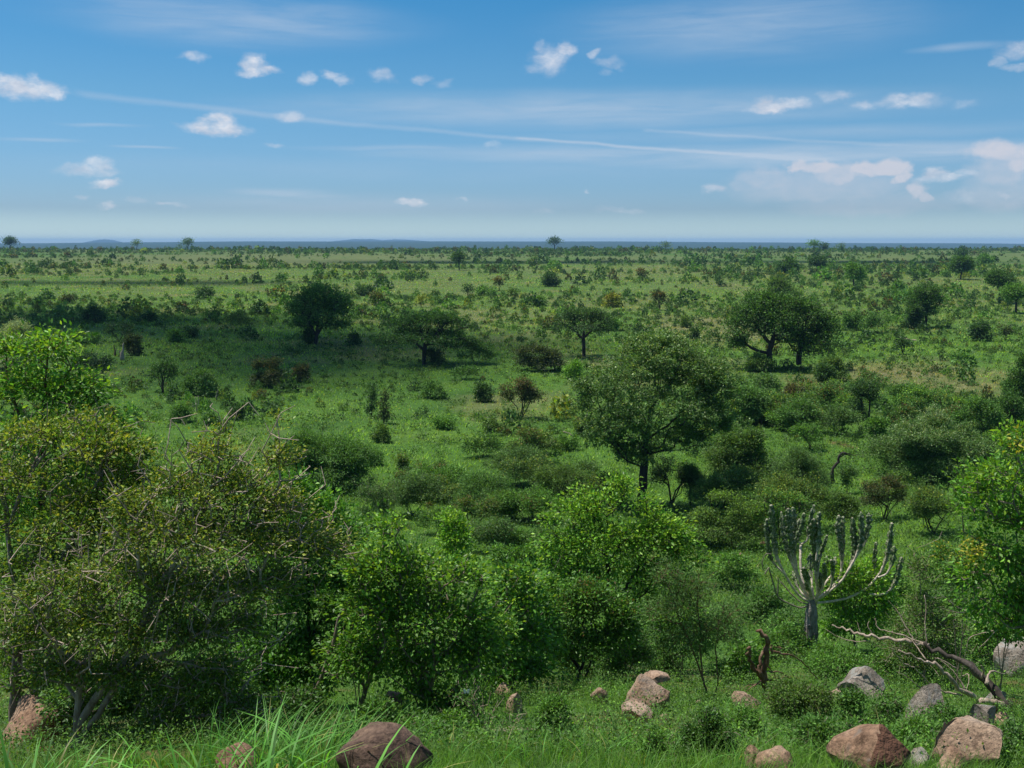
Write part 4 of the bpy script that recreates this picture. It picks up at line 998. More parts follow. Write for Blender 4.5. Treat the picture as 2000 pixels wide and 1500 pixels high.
fplant('shrub', 'rounded small-leaved tree-like shrub on two dark stems with orange tips', 'shrub', 20, (1122, 1358),
       [(1108, 1200, 56, 42), (1180, 1188, 48, 38, .3), (1212, 1240, 36, 36), (1085, 1255, 48, 42), (1150, 1262, 52, 40, -.3), (1055, 1225, 36, 38), (1140, 1160, 40, 28), (1215, 1200, 30, 30)],
       [[(1122, 1358), (1134, 1310), (1148, 1268), (1190, 1232)], [(1130, 1358), (1152, 1300), (1160, 1250), (1120, 1200)], [(1134, 1310), (1100, 1260), (1085, 1220)]],
       [(.035, .085, .02), (.055, .115, .026), (.075, .14, .03)], (6.4, 3.6), 2.9, lm='gloss', tipcol='rust', tipprob=.12, seed=27, spread=.08, wm='bark_dark', R0=.05, cull=.22)
fplant('shrub', 'slender many-stemmed bush between twin-stemmed shrub and stacked rocks', 'shrub', 20.5, (1222, 1335),
       [(1218, 1280, 32, 34), (1240, 1250, 28, 26), (1200, 1300, 24, 24), (1258, 1285, 22, 28)], [[(1222, 1335), (1222, 1300), (1218, 1260)], [(1222, 1330), (1240, 1280), (1245, 1250)], [(1222, 1330), (1205, 1290)]],
       'leafy', (5, 2.2), 1.9, seed=28, spread=.07, R0=.025)
fplant('shrub', 'broad-leaved green shrub filling the gap right of the many-stemmed shrub', 'shrub', 17, (1000, 1350),
       [(1000, 1180, 56, 46), (965, 1235, 50, 45, .3), (1030, 1250, 46, 48), (985, 1300, 55, 36), (1010, 1130, 36, 28), (940, 1310, 30, 30), (1050, 1310, 34, 30)],
       [[(1000, 1350), (998, 1270), (1000, 1190)], [(998, 1290), (960, 1240)], [(998, 1290), (1030, 1240)]],
       [(.03, .08, .018), (.05, .115, .022), (.07, .15, .03)], (9, 5.5), 2.6, lm='gloss', tipcol='lime', tipprob=.25, seed=29, spread=.1, cull=.2)
r9 = fplant('tree', 'bright leafy tree leaning in from the right edge with yellow leaf sprays', 'tree', 14.5, (2075, 1400),
       [(1950, 940, 55, 44), (1985, 872, 24, 44), (1918, 1000, 44, 42), (1980, 1020, 50, 56, .3), (1935, 1078, 52, 46, -.2), (1990, 1120, 50, 66), (1955, 1180, 58, 40), (1992, 1225, 46, 46), (2040, 1000, 60, 120), (2040, 1180, 60, 100), (1900, 960, 26, 18), (1900, 1130, 30, 26), (1905, 1195, 34, 24)],
       [[(2075, 1400), (2050, 1250), (2030, 1100), (2010, 960)], [(2050, 1250), (1990, 1190), (1940, 1170)], [(2030, 1120), (1970, 1070), (1920, 1060), (1895, 1080)], [(2010, 980), (1960, 940), (1905, 935)], [(2010, 960), (1990, 900), (1985, 850)]],
       [(.04, .1, .016), (.065, .145, .022), (.1, .19, .03)], (10.5, 5.0), 1.6, lm='gloss', tipcol='lime', tipprob=.5, seed=30, spread=.1, wm='bark_grey', R0=.07, cull=.3)
child_crown(r9, 'yellow_foliage', 'spray of golden yellow leaves', [(1895, 1072, 26, 26), (1908, 1108, 24, 12), (1985, 878, 18, 24), (1890, 1050, 14, 10), (1990, 845, 10, 14), (1920, 1090, 20, 12)], 14.2, 'gold', (9, 4.4), .7, 31, 'gloss')
fplant('shrub', 'bright vine-like bush clothing the right side of candelabra tree\'s trunk', 'shrub', 30.8, (1675, 1275),
       [(1640, 1128, 40, 34), (1690, 1155, 50, 40), (1625, 1175, 20, 22), (1670, 1215, 50, 40), (1705, 1118, 24, 24), (1725, 1190, 30, 34), (1628, 1235, 18, 18)],
       [[(1665, 1275), (1662, 1220), (1670, 1160)], [(1665, 1240), (1620, 1200)], [(1665, 1220), (1700, 1130)]],
       'bright', (7, 3.4), 2.7, lm='gloss', tipcol='lime', tipprob=.3, seed=32, spread=.13, cull=.2)
fplant('sapling', 'thin willow-like sapling with two bare stems rising from the grass', 'sapling', 17, (1387, 1397),
       [(1330, 1190, 44, 46), (1308, 1130, 30, 32), (1400, 1235, 44, 36), (1360, 1160, 34, 40), (1430, 1200, 26, 24), (1285, 1200, 26, 26), (1350, 1250, 40, 30)],
       [[(1387, 1397), (1371, 1320), (1350, 1260), (1325, 1205), (1308, 1150)], [(1389, 1397), (1402, 1335), (1397, 1270), (1402, 1230)], [(1371, 1320), (1368, 1250), (1362, 1170)]],
       'grey', (8, 1.5), 1.0, seed=33, spread=.09, R0=.022, wm='bark_red', bare=60, bare_len=.3, m=10)
fplant('shrub', 'grey twiggy half-bare shrub right of the candelabra tree', 'shrub', 22.5, (1806, 1330),
       [(1800, 1230, 60, 46), (1830, 1280, 56, 40), (1770, 1285, 44, 36), (1795, 1120, 24, 40), (1850, 1230, 36, 36), (1800, 1180, 30, 30)],
       [[(1806, 1330), (1806, 1270), (1802, 1200), (1795, 1110), (1790, 1090)], [(1806, 1290), (1840, 1250)], [(1806, 1300), (1770, 1270)]],
       'olive', (5, 2.6), 1.1, seed=34, spread=.08, R0=.03, wm='bark_pale', bare=160, bare_len=.4, m=6)
fplant('shrub', 'low half-bare bush with forked pale twigs in the bottom centre', 'shrub', 11.6, (955, 1495),
       [(985, 1455, 70, 26), (1060, 1440, 50, 24), (925, 1430, 30, 40), (915, 1370, 22, 40), (1000, 1480, 60, 20), (890, 1470, 40, 24)],
       [[(955, 1495), (952, 1475), (980, 1463), (1030, 1452), (1075, 1450), (1118, 1428)], [(952, 1475), (918, 1442), (906, 1408)], [(968, 1472), (950, 1412), (936, 1360), (922, 1315)], [(940, 1498), (944, 1478), (900, 1480)], [(1030, 1452), (1060, 1470)]],
       'leafy', (6.2, 3.4), .75, seed=35, spread=.06, R0=.02, wm='bark_pale', bare=140, bare_len=.25, m=5, rt=.0028)
LOW = [
 (1540, 1262, 110, 70, 'airy', 'leafy', 'ragged green scrub hugging left of the candelabra trunk', dict(leafpx=(5, 2.8), cov=2.4)),
 (1630, 1300, 90, 50, 'round', 'mid', 'bright low scrub around the foot of candelabra trunk', dict(leafpx=(5, 2.6), cov=2.6)),
 (1840, 1330, 150, 90, 'airy', 'leafy', 'tangled scrub along the fallen branch', dict(leafpx=(5, 2.6), cov=2.2, wm='bark_pale')),
 (1720, 1190, 130, 80, 'airy', 'mid', 'ragged green scrub right behind the vine-like bush', dict(leafpx=(5, 2.8), cov=2.0)),
 (1165, 1322, 190, 150, 'round', 'leafy', 'dark leafy thicket filling the base of the sunlit shrub', dict(Y=22.5, leafpx=(6.5, 3.6), cov=3.2, lm='gloss', tipcol='bright')),
 (1330, 1290, 120, 130, 'round', 'leafy', 'green thicket joining sunlit shrub and willow-like sapling', dict(Y=22, leafpx=(6, 3.2), cov=2.4, tipcol='bright')),
 (1040, 1300, 150, 200, 'round', 'mid', 'bushy green mass between the bottom-centre shrubs', dict(Y=19, leafpx=(7.5, 4.4), cov=2.8, lm='gloss', tipcol='lime')),
 (930, 1330, 150, 170, 'round', 'mid', 'leafy green mass right behind the pale leaning stem shrub', dict(Y=15.5, leafpx=(8, 4.6), cov=2.6, lm='gloss', tipcol='lime')),
 (700, 1330, 190, 220, 'round', 'leafy', 'dense green thicket between glossy shrub and many-stemmed shrub', dict(Y=14.4, leafpx=(8.4, 4.6), cov=2.8, lm='gloss', tipcol='bright')),
 (400, 1420, 240, 130, 'round', 'leafy', 'leafy undergrowth beneath the big thorny shrub', dict(Y=12.2, leafpx=(8.6, 4.8), cov=2.4, lm='gloss', tipcol='bright')),
 (210, 1440, 220, 120, 'airy', 'leafy', 'twiggy undergrowth around the thorny shrub stems', dict(Y=11.8, leafpx=(8, 4.4), cov=2.2, lm='gloss')),
 (70, 1330, 170, 220, 'round', 'olive', 'shadowy dull thicket at the left edge behind thorny branches', dict(Y=13.6, leafpx=(8, 4.4), cov=2.4, lm='gloss')),
 (760, 1470, 150, 90, 'airy', 'leafy', 'low leafy plants behind the round brown boulder', dict(Y=11.8, leafpx=(8, 4.2), cov=2.2, lm='gloss')),
 (880, 1490, 130, 90, 'airy', 'mid', 'low leafy plants right of the round brown boulder', dict(Y=11.2, leafpx=(8, 4.2), cov=2.0, lm='gloss')),
 (1620, 1490, 150, 80, 'airy', 'leafy', 'leafy clump left of the earth-topped rock', dict(leafpx=(7, 3.6), cov=2.0)),
 (1790, 1480, 110, 70, 'airy', 'mid', 'leafy clump right of the earth-topped rock', dict(leafpx=(7, 3.6), cov=2.0)),
 (1850, 1440, 110, 60, 'airy', 'leafy', 'leafy clump above the large pale slab rock', dict(leafpx=(6, 3.4), cov=2.0)),
 (1455, 1460, 110, 70, 'airy', 'mid', 'leafy clump in grass above the orange rocks', dict(leafpx=(6, 3.4), cov=2.0)),
 (1270, 1490, 100, 60, 'airy', 'mid', 'thin leafy plants at the bottom edge below the flat tan stone', dict(leafpx=(6, 3.0), cov=1.6)),
 (1960, 1260, 120, 120, 'round', 'mid', 'leafy thicket at right edge beneath the leaning tree', dict(Y=19, leafpx=(7, 3.8), cov=2.6, lm='gloss', tipcol='lime')),
 (1880, 1180, 100, 110, 'airy', 'leafy', 'twiggy green thicket left of the leaning right-edge tree', dict(Y=21, leafpx=(6, 3.2), cov=2.2, tipcol='yellow')),
 (1382, 1490, 116, 96, 'round', 'dark', 'dense dark small-leaved bush at the foot of thin sapling', dict(lm='gloss', leafpx=(5, 3.2), cov=3.4)),
 (1555, 1440, 150, 100, 'airy', 'olive', 'fine twiggy grey-green bush in the lower right middle', dict(leafpx=(5, 2.6), cov=2.2)),
 (1700, 1440, 130, 90, 'airy', 'leafy', 'low leafy bush behind the big earth-topped rock', dict(leafpx=(6, 3.4), cov=2.4)),
 (1088, 1452, 96, 84, 'round', 'mid', 'bright leafy bush on grass in the bottom centre', dict(leafpx=(6, 3.4), cov=2.4)),
 (1655, 1330, 170, 76, 'round', 'mid', 'low bright scrub mass beneath the candelabra trunk', dict(leafpx=(5, 2.8), cov=3.4)),
 (1452, 1335, 90, 84, 'round', 'mid', 'broad-leaved bush behind the broken red stump', dict(leafpx=(8, 4.6), cov=2.8, lm='gloss')),
 (980, 1352, 70, 50, 'round', 'bright', 'small fresh green bush above the buried tan rocks', dict(leafpx=(6, 2.4), cov=2.6)),
 (893, 1125, 90, 128, 'upright', 'bright', 'upright light green bush with twin leafy tops', dict(Y=33, leafpx=(6, 3.4), cov=3.4, tipcol='lime', lm='gloss')),
 (1010, 1135, 110, 80, 'airy', 'mid', 'loose green bush on the slope left of sunlit shrub', dict(leafpx=(5, 2.8), cov=2.4)),
 (1430, 1150, 100, 70, 'airy', 'mid', 'soft green bush on slope between sunlit shrub and candelabra', dict(leafpx=(5, 2.8), cov=2.0)),
 (1500, 1215, 120, 70, 'round', 'leafy', 'low scrub on slope left of the candelabra trunk', dict(leafpx=(5, 2.4), cov=2.8)),
 (1530, 1290, 120, 74, 'round', 'mid', 'green scrub between broken stump and candelabra trunk', dict(leafpx=(5, 2.8), cov=2.8)),
 (1760, 1330, 130, 80, 'round', 'leafy', 'green scrub under the long fallen branch', dict(leafpx=(5, 2.6), cov=2.6)),
 (1905, 1310, 130, 80, 'round', 'mid', 'leafy scrub around the grey boulder at right edge', dict(leafpx=(6, 3), cov=2.6)),
 (1945, 1490, 120, 80, 'round', 'dark', 'dark leafy bush in the bottom right corner', dict(leafpx=(7, 4), cov=2.8, lm='gloss')),
 (1300, 1320, 70, 60, 'round', 'leafy', 'small dark bush right behind the stacked rocks', dict(leafpx=(5, 2.6), cov=2.4)),
 (1290, 1250, 110, 70, 'round', 'leafy', 'shaded green scrub right of the orange-tipped shrub', dict(leafpx=(5.5, 3), cov=3.0)),
 (1850, 1140, 110, 80, 'airy', 'mid', 'open green bush left of the yellow leaf sprays', dict(leafpx=(5.5, 3), cov=2.0, tipcol='gold', tipprob=.3)),
 (800, 1120, 90, 60, 'airy', 'leafy', 'green scrub above the many-stemmed bottom shrub', dict(leafpx=(5, 2.6), cov=2.2)),
 (960, 1080, 120, 70, 'airy', 'grey', 'greyish scrub on the upper slope left of sunlit shrub', dict(leafpx=(4.6, 2), cov=2.0)),
 (1085, 1110, 60, 60, 'round', 'leafy', 'dark scrub touching the left of the sunlit shrub', dict(leafpx=(5, 2.8), cov=2.6)),
 (1410, 1290, 90, 70, 'airy', 'leafy', 'thin scrub behind the willow-like sapling', dict(leafpx=(5, 2.6), cov=1.8)),
 (1850, 1220, 90, 70, 'airy', 'leafy', 'open scrub below the yellow leaf sprays', dict(leafpx=(5.5, 3), cov=2.0)),
 (1740, 1240, 90, 60, 'airy', 'mid', 'light scrub right of the vine-like bush', dict(leafpx=(5, 2.6), cov=2.2)),
 (700, 1490, 60, 60, 'round', 'dark', 'dark low bush left of the round brown boulder', dict(leafpx=(8, 4.4), cov=2.2, Y=10.6, lm='gloss')),
 (560, 1440, 170, 110, 'round', 'dark', 'dark understorey bush behind the tall grass clumps', dict(leafpx=(8, 4.2), cov=2.2, Y=12.4, lm='gloss')),
]
for i, (cx, by, w, h, sh, pal, lab, kw) in enumerate(LOW):
    kw = dict(kw); kw.setdefault('tipprob', .4); kw['cov'] = kw.get('cov', 2) * (1.35 if by > 1370 else 1.1); h = h * (1.15 if by > 1420 else 1)
    kw.setdefault('wm', 'bark_grey'); shrub(cx, by, w, h, sh, pal, lab, seed=300 + i, **kw)

# ------------------------------------------------------------------ candelabra tree
def catmull(pts, n):
    P = np.asarray(pts, float); P = np.concatenate([[2 * P[0] - P[1]], P, [2 * P[-1] - P[-2]]])
    seg = len(P) - 3; t = np.linspace(0, seg, n); i = np.minimum(t.astype(int), seg - 1); f = (t - i)[:, None]
    a, b, c, d = P[i], P[i + 1], P[i + 2], P[i + 3]
    return .5 * (2 * b + (c - a) * f + (2 * a - 5 * b + 4 * c - d) * f ** 2 + (3 * b - a - 3 * c + d) * f ** 3)
def sweep(path, rad, prof, twist=0.):
    """path (n,3), rad (n,), prof (n,k) radial multipliers"""
    n, k = prof.shape
    T = unit(np.gradient(path, axis=0))
    ref = np.array([0.17, 1, .1]); A = unit(np.cross(T, ref)); B = np.cross(T, A)
    th = np.arange(k) * 2 * PI / k
    rr = rad[:, None] * prof
    V = path[:, None] + (A[:, None] * np.cos(th)[None, :, None] + B[:, None] * np.sin(th)[None, :, None]) * rr[:, :, None]
    i, j = np.meshgrid(np.arange(n - 1), np.arange(k), indexing='ij'); j2 = (j + 1) % k
    Fc = np.stack([i * k + j, i * k + j2, (i + 1) * k + j2, (i + 1) * k + j], -1).reshape(-1, 4)
    V = np.concatenate([V.reshape(-1, 3), path[:1], path[-1:] + T[-1:] * rad[-1]])
    e = n * k
    cap = np.concatenate([np.stack([np.full(k, e), (np.arange(k) + 1) % k, np.arange(k), np.arange(k)], 1), np.stack([(n - 1) * k + np.arange(k), (n - 1) * k + (np.arange(k) + 1) % k, np.full(k, e + 1), np.full(k, e + 1)], 1)])
    return V, Fc, cap
def poly_mesh(name, V, Fc, cap, material, col=None, colcap=None, smooth=True):
    tri = np.array([[c[0], c[1], c[2]] for c in cap])
    ff = np.concatenate([Fc.ravel(), tri.ravel()])
    ls = np.concatenate([np.arange(len(Fc)) * 4, len(Fc) * 4 + np.arange(len(tri)) * 3]); lt = np.concatenate([np.full(len(Fc), 4), np.full(len(tri), 3)])
    cc = None if col is None else np.concatenate([col, np.repeat(col.mean(0)[None], len(tri), 0)])
    return new_mesh(name, V, ff, ls, lt, material, cc, smooth)
def succ_mat():
    m, nt, out = mat('succulent_skin')
    a = N(nt, 'ShaderNodeAttribute', attribute_name='col')
    tc = N(nt, 'ShaderNodeTexCoord'); n = N(nt, 'ShaderNodeTexNoise'); n.inputs['Scale'].default_value = 9; n.inputs['Detail'].default_value = 6; link(nt, tc.outputs['Object'], n.inputs['Vector'])
    r = N(nt, 'ShaderNodeMapRange'); r.inputs[1].default_value = .3; r.inputs[2].default_value = .7; r.inputs[3].default_value = .6; r.inputs[4].default_value = 1.4; link(nt, n.outputs[0], r.inputs[0])
    x = N(nt, 'ShaderNodeMix', data_type='RGBA', blend_type='MULTIPLY'); x.inputs[0].default_value = 1; link(nt, a.outputs['Color'], x.inputs[6]); link(nt, r.outputs[0], x.inputs[7])
    p = N(nt, 'ShaderNodeBsdfPrincipled'); p.inputs['Roughness'].default_value = .55; p.inputs['Specular IOR Level'].default_value = .3; link(nt, x.outputs[2], p.inputs['Base Color'])
    b = N(nt, 'ShaderNodeBump'); b.inputs['Strength'].default_value = .5; b.inputs['Distance'].default_value = .03; link(nt, n.outputs[0], b.inputs['Height']); link(nt, b.outputs[0], p.inputs['Normal'])
    link(nt, p.outputs[0], out.inputs[0]); M['succ'] = m
succ_mat()
M['bark_euph'] = noise_mat('bark_candelabra', [(.1, .088, .078), (.24, .215, .19), (.42, .385, .345)], 5, stretch=(2.2, 2.2, .9), bump=.9, bdist=.06)
def candelabra():
    rng = np.random.default_rng(5)
    b = hit(1584, 1285); Y = b[1]
    root = obj('candelabra_tree', None, None, b)
    tag(root, 'candelabra tree with upswept segmented green arms on a stout grey trunk', 'candelabra tree')
    z = lambda X, Yy: (1400 + X / 4.4125, 960 + Yy / 4.4125)
    # trunk
    pts = [b - np.array([0, 0, .3])] + [at(*z(X, Yy), Y) for X, Yy in ((812, 1300), (815, 1150), (818, 1030), (820, 940))]
    n = 30; path = catmull(pts, n); t = np.linspace(0, 1, n)
    rad = np.interp(t, [0, .3, .75, 1], [.23, .205, .17, .1])
    th = np.arange(20) * 2 * PI / 20
    prof = 1 + .14 * np.cos(5 * th + 1)[None] + .05 * rng.normal(0, 1, (n, 20)) * np.ones((n, 1))
    V, Fc, cap = sweep(path, rad, prof)
    tr = obj('trunk', poly_mesh('trunk', V - b, Fc, cap, M['bark_euph']), root)
    # knot rings on the trunk
    for X, Yy, s in ((795, 1160, .05), (785, 1265, .03), (845, 1230, .035), (800, 1330, .03)):
        c = at(*z(X, Yy), Y - .19); k = 12; th2 = np.arange(k) * 2 * PI / k
        V = []; Fc = []
        for r_, dy in ((1.0, .05), (1.0, -.03), (.55, -.03), (.45, .04)):
            V.append(np.stack([c[0] + np.cos(th2) * s * r_, np.full(k, c[1] + dy), c[2] + np.sin(th2) * s * r_ * 1.2], 1))
        V = np.concatenate(V + [np.array([[c[0], c[1] + .05, c[2]]])])
        for q in range(3):
            Fc += [[q * k + i, q * k + (i + 1) % k, (q + 1) * k + (i + 1) % k, (q + 1) * k + i] for i in range(k)]
        Fc += [[3 * k + i, 3 * k + (i + 1) % k, 4 * k, 4 * k] for i in range(0)]
        obj('knot', mesh_from(V - b, np.array(Fc), 'knot', M['bark_euph']), tr)
    ARMS = [  # zoomed pixel paths, depth offset of the tip, radius, green from t
     ([(812, 960), (720, 905), (650, 820), (575, 690), (515, 560), (495, 420), (480, 270), (468, 120)], -.3, .062, .45),
     ([(650, 820), (590, 720), (520, 650), (470, 580), (440, 460), (425, 320), (432, 240)], .5, .05, .3),
     ([(815, 950), (760, 880), (700, 740), (650, 620), (600, 470), (570, 330), (556, 180)], .4, .06, .4),
     ([(818, 950), (775, 860), (700, 720), (665, 560), (640, 400), (622, 260), (615, 150)], -.5, .068, .35),
     ([(640, 480), (665, 380), (668, 260), (655, 140)], .3, .058, .0),
     ([(690, 640), (672, 500), (700, 380), (735, 290), (752, 190)], .1, .055, .2),
     ([(818, 940), (770, 850), (735, 740), (722, 620), (722, 520), (725, 455)], .9, .07, .9),
     ([(725, 455), (700, 425), (690, 400), (700, 330), (712, 240)], .8, .05, .4),
     ([(725, 455), (760, 435), (785, 400), (800, 300), (815, 210), (838, 120)], .7, .055, .3),
     ([(840, 950), (868, 880), (858, 740), (852, 580), (835, 440), (828, 330), (838, 240)], -.9, .07, .25),
     ([(855, 600), (872, 480), (880, 380), (872, 260), (885, 180)], -.8, .055, .1),
     ([(868, 760), (885, 600), (905, 500), (930, 440), (950, 380)], -.4, .045, .2),
     ([(850, 950), (885, 880), (930, 800), (985, 720), (1010, 640), (1022, 570)], .6, .06, .55),
     ([(850, 950), (880, 860), (905, 760), (935, 660), (948, 560)], 1.0, .055, .6),
     ([(860, 930), (960, 850), (1040, 770), (1072, 680), (1078, 560), (1060, 420), (1040, 320), (1052, 210)], .3, .062, .4),
     ([(1072, 640), (1085, 480), (1082, 330), (1088, 220)], .5, .055, .1),
     ([(865, 930), (990, 845), (1090, 750), (1160, 620), (1190, 500), (1180, 380), (1168, 230)], -.3, .065, .4),
     ([(1110, 720), (1190, 580), (1235, 460), (1245, 330), (1242, 180)], -.4, .064, .25),
     ([(1190, 580), (1262, 460), (1295, 350), (1312, 250), (1310, 190)], .1, .058, .15),
     ([(1080, 770), (1150, 755), (1200, 700), (1222, 655)], .6, .045, 1.1),
     ([(860, 960), (1000, 945), (1130, 915), (1210, 880), (1290, 835), (1360, 760), (1420, 680), (1465, 560), (1490, 420), (1508, 275)], .2, .062, .6),
     ([(1370, 750), (1362, 680), (1360, 560), (1372, 440)], .4, .048, .25),
     ([(1390, 740), (1460, 710), (1500, 640), (1520, 560), (1528, 475)], -.2, .05, .35),
     ([(1310, 880), (1400, 890), (1480, 860), (1540, 770), (1570, 670), (1594, 570)], .0, .058, .35),
     ([(790, 985), (720, 1000), (620, 965), (525, 905), (490, 800), (465, 720), (450, 655)], -.3, .04, 1.2),
     ([(800, 975), (720, 950), (640, 880), (580, 810), (535, 765)], .3, .036, 1.2),
     ([(525, 905), (527, 820), (530, 745)], -.2, .034, 1.2),
     ([(450, 655), (425, 690), (415, 715)], -.3, .035, 1.2),
     ([(470, 540), (425, 540), (392, 600), (400, 670), (420, 680)], .3, .025, 1.2),
     ([(830, 930), (800, 830), (770, 740), (750, 660)], -1.0, .06, .4),
     ([(840, 930), (900, 850), (930, 740), (925, 620)], -.9, .055, .5),
     ([(830, 940), (795, 870), (780, 800), (790, 720)], -.6, .05, .3), ([(845, 940), (880, 880), (900, 800), (890, 700)], -.4, .05, .35), ([(820, 945), (745, 890), (690, 800), (655, 690)], .6, .05, .5), ([(855, 940), (950, 880), (1010, 800), (1030, 700)], .9, .05, .5),
     ([(835, 930), (825, 840), (815, 740), (800, 630), (805, 540)], .8, .055, .4), ([(850, 935), (935, 880), (985, 810), (1000, 660), (985, 590)], -.6, .05, .5)]
    for q, (pp, dz, r, gt) in enumerate(ARMS):
        m = len(pp); 
        P = np.array([at(*z(X, Yy), Y + dz * ((i / (m - 1)) if q not in (1, 4, 5, 7, 8, 10, 11, 15, 17, 18, 19, 21, 22, 23, 26, 27, 28) else 1)) for i, (X, Yy) in enumerate(pp)])
        ln = np.linalg.norm(np.diff(P, axis=0), axis=1).sum(); n = max(10, int(ln / .03)); path = catmull(P, n)
        t = np.linspace(0, 1, n); s = t * ln
        g = np.clip((t - gt - .1) / .18 + .3, 0, 1)
        k = 20; th = np.arange(k) * 2 * PI / k
        star = .42 + .58 * np.abs(np.cos(2 * th + q)) ** 1.3
        seg = .62 + .52 * np.abs(np.sin(PI * s / .24 + q)) ** .8
        ragged = 1 + .2 * rng.normal(0, 1, (n, k)) * g[:, None]
        fin = (star[None] * seg[:, None] * ragged) * 1.35
        woody = np.ones((n, k)) * .62 * (1 + .1 * np.sin(s * 26 + q))[:, None] * (1 + .06 * rng.normal(0, 1, (n, k)))
        prof = woody * (1 - g[:, None]) + fin * g[:, None]
        rad = .93 * r * np.interp(t, [0, .1, .92, 1], [1.0, 1, .95, .5]) * (1 + .25 * g)
        V, Fc, cap = sweep(path, rad, prof)
        gg = np.clip(np.repeat(((g[:-1] + g[1:]) / 2)[:, None], k, 1).ravel()[:, None] + rng.normal(0, .16, ((n - 1) * k, 1)), 0, 1)
        wc = np.array([.56, .475, .38]) if gt < 1 else np.array([.2, .165, .13]); gc = np.array([.062, .115, .03])
        lit = np.array([.3, .31, .21])  # pale scalloped margins of the arms, the skin's own colour
        gcv = gc * (.7 + .7 * rng.random((len(gg), 1))); pale = rng.random((len(gg), 1)) < .24
        gcv = np.where(pale, lit * (.6 + .5 * rng.random((len(gg), 1))), gcv)
        col = wc * (.7 + .6 * rng.random((len(gg), 1))) * (1 - gg) + gcv * gg
        obj('arm', poly_mesh('arm', V - b, Fc, cap, M['succ'], col), root)
candelabra()

# ------------------------------------------------------------------ dead wood
def deadwood(name, label, cat, Y, lines, material, seed=0, base=None, limbmat=None, part='limb', gn=.35, main='trunk'):
    rng = np.random.default_rng(seed)
    L = []
    for (pp, r0, r1, *dz) in lines:
        d0, d1 = (dz + [0, 0])[:2] if dz else (0, 0)
        m = len(pp); P = np.array([at(x, y, Y + d0 + (d1 - d0) * i / max(m - 1, 1)) for i, (x, y) in enumerate(pp)])
        gz = height(P[:, 0], P[:, 1]); P[:, 2] = np.maximum(P[:, 2], gz - r0 * .3 - .02)
        L.append((P, r0, r1))
    b = L[0][0][0].copy() if base is None else base
    root = obj(name, None, None, b); tag(root, label, cat)
    for i, (P, r0, r1) in enumerate(L):
        ln = np.linalg.norm(np.diff(P, axis=0), axis=1).sum(); n = max(6, int(ln / max(.05, r0 * 1.2))); path = catmull(P, n)
        path = path + rng.normal(0, 1, path.shape) * r0 * gn
        t = np.linspace(0, 1, n); rad = (r0 + (r1 - r0) * t ** .8) * (1 + .1 * rng.normal(0, 1, n))
        k = 9 if r0 > .02 else 5; prof = 1 + .1 * rng.normal(0, 1, (n, k))
        V, Fc, cap = sweep(path, rad, prof)
        obj(main if i == 0 else part, poly_mesh(part, V - b, Fc, cap, (limbmat or material) if i else material), root)
    return root
zr = lambda *pts: [(1400 + a / 3.3333, 1180 + b_ / 3.3333) for a, b_ in pts]
fb_base = hit(1975, 1392); YB = fb_base[1]
deadwood('fallen_branch', 'long fallen dead branch, dark at the split butt and pale at its tips', 'dead branch', YB, [
    (zr((1905, 700), (1830, 580), (1720, 480), (1600, 370), (1480, 330), (1370, 270)), .1, .042, 0, .6), (zr((1370, 270), (1200, 235), (1000, 205), (870, 175), (760, 140)), .045, .012, .6, 1.2),
    (zr((1860, 660), (1780, 640), (1650, 600), (1530, 490), (1430, 410), (1340, 365), (1200, 320)), .07, .012, 0, -.6), (zr((1600, 595), (1430, 550), (1300, 430), (1200, 370), (1130, 280)), .02, .006, -.2, -1.),
    (zr((1290, 250), (1230, 140), (1170, 30)), .018, .006, .7, 1.), (zr((1360, 360), (1310, 290), (1270, 230)), .015, .006, 0, .4), (zr((1620, 560), (1540, 440), (1440, 350)), .02, .007, 0, .2),
    (zr((1380, 272), (1200, 200), (1060, 160), (1030, 90)), .016, .005, .6, 1.1), (zr((1000, 238), (880, 240), (790, 210), (710, 165)), .012, .004, .9, 1.2), (zr((1020, 200), (985, 150), (990, 110)), .01, .004, .9, 1.),
    (zr((935, 185), (915, 120)), .008, .003, 1, 1.1), (zr((1370, 265), (1355, 150), (1365, 20), (1350, -60)), .016, .005, .6, .8), (zr((1720, 480), (1740, 430), (1720, 400)), .03, .01, .2, .1), (zr((1760, 520), (1780, 440), (1880, 455)), .03, .006, 0, .3),
    (zr((1600, 470), (1640, 460), (1630, 560)), .015, .006, .1, -.3), (zr((1340, 560), (1250, 480), (1170, 440)), .01, .004, -.6, -.8), (zr((1560, 420), (1480, 370), (1420, 350)), .012, .005)], M['wood_burnt'], 41, limbmat=M['bark_pale'])
deadwood('broken_branch', 'bare pale twigs reaching left out of the right-edge tree', 'dead branch', 18.5, [
    ([(1945, 1215), (1905, 1195), (1878, 1190), (1846, 1168), (1825, 1152)], .014, .004), ([(1905, 1195), (1870, 1196), (1840, 1188)], .009, .003), ([(1890, 1190), (1882, 1162)], .007, .003), ([(1905, 1200), (1895, 1210), (1925, 1215)], .008, .003), ([(1925, 1217), (1900, 1215), (1886, 1218)], .008, .003),
    ([(1950, 1230), (1900, 1242), (1888, 1262), (1892, 1275)], .01, .003), ([(1945, 1232), (1928, 1250), (1910, 1268)], .009, .003)], M['bark_pale'], 42)
deadwood('broken_branch', 'two bare grey branches crossing under the yellow leaf sprays', 'dead branch', 17, [
    ([(1965, 1160), (1930, 1153), (1900, 1145), (1872, 1135), (1852, 1118)], .013, .004), ([(1950, 1126), (1905, 1118), (1876, 1116), (1854, 1108)], .01, .004), ([(1928, 1142), (1915, 1155), (1900, 1168)], .009, .004)], M['bark_grey'], 43)
zb = hit(1495, 1362)
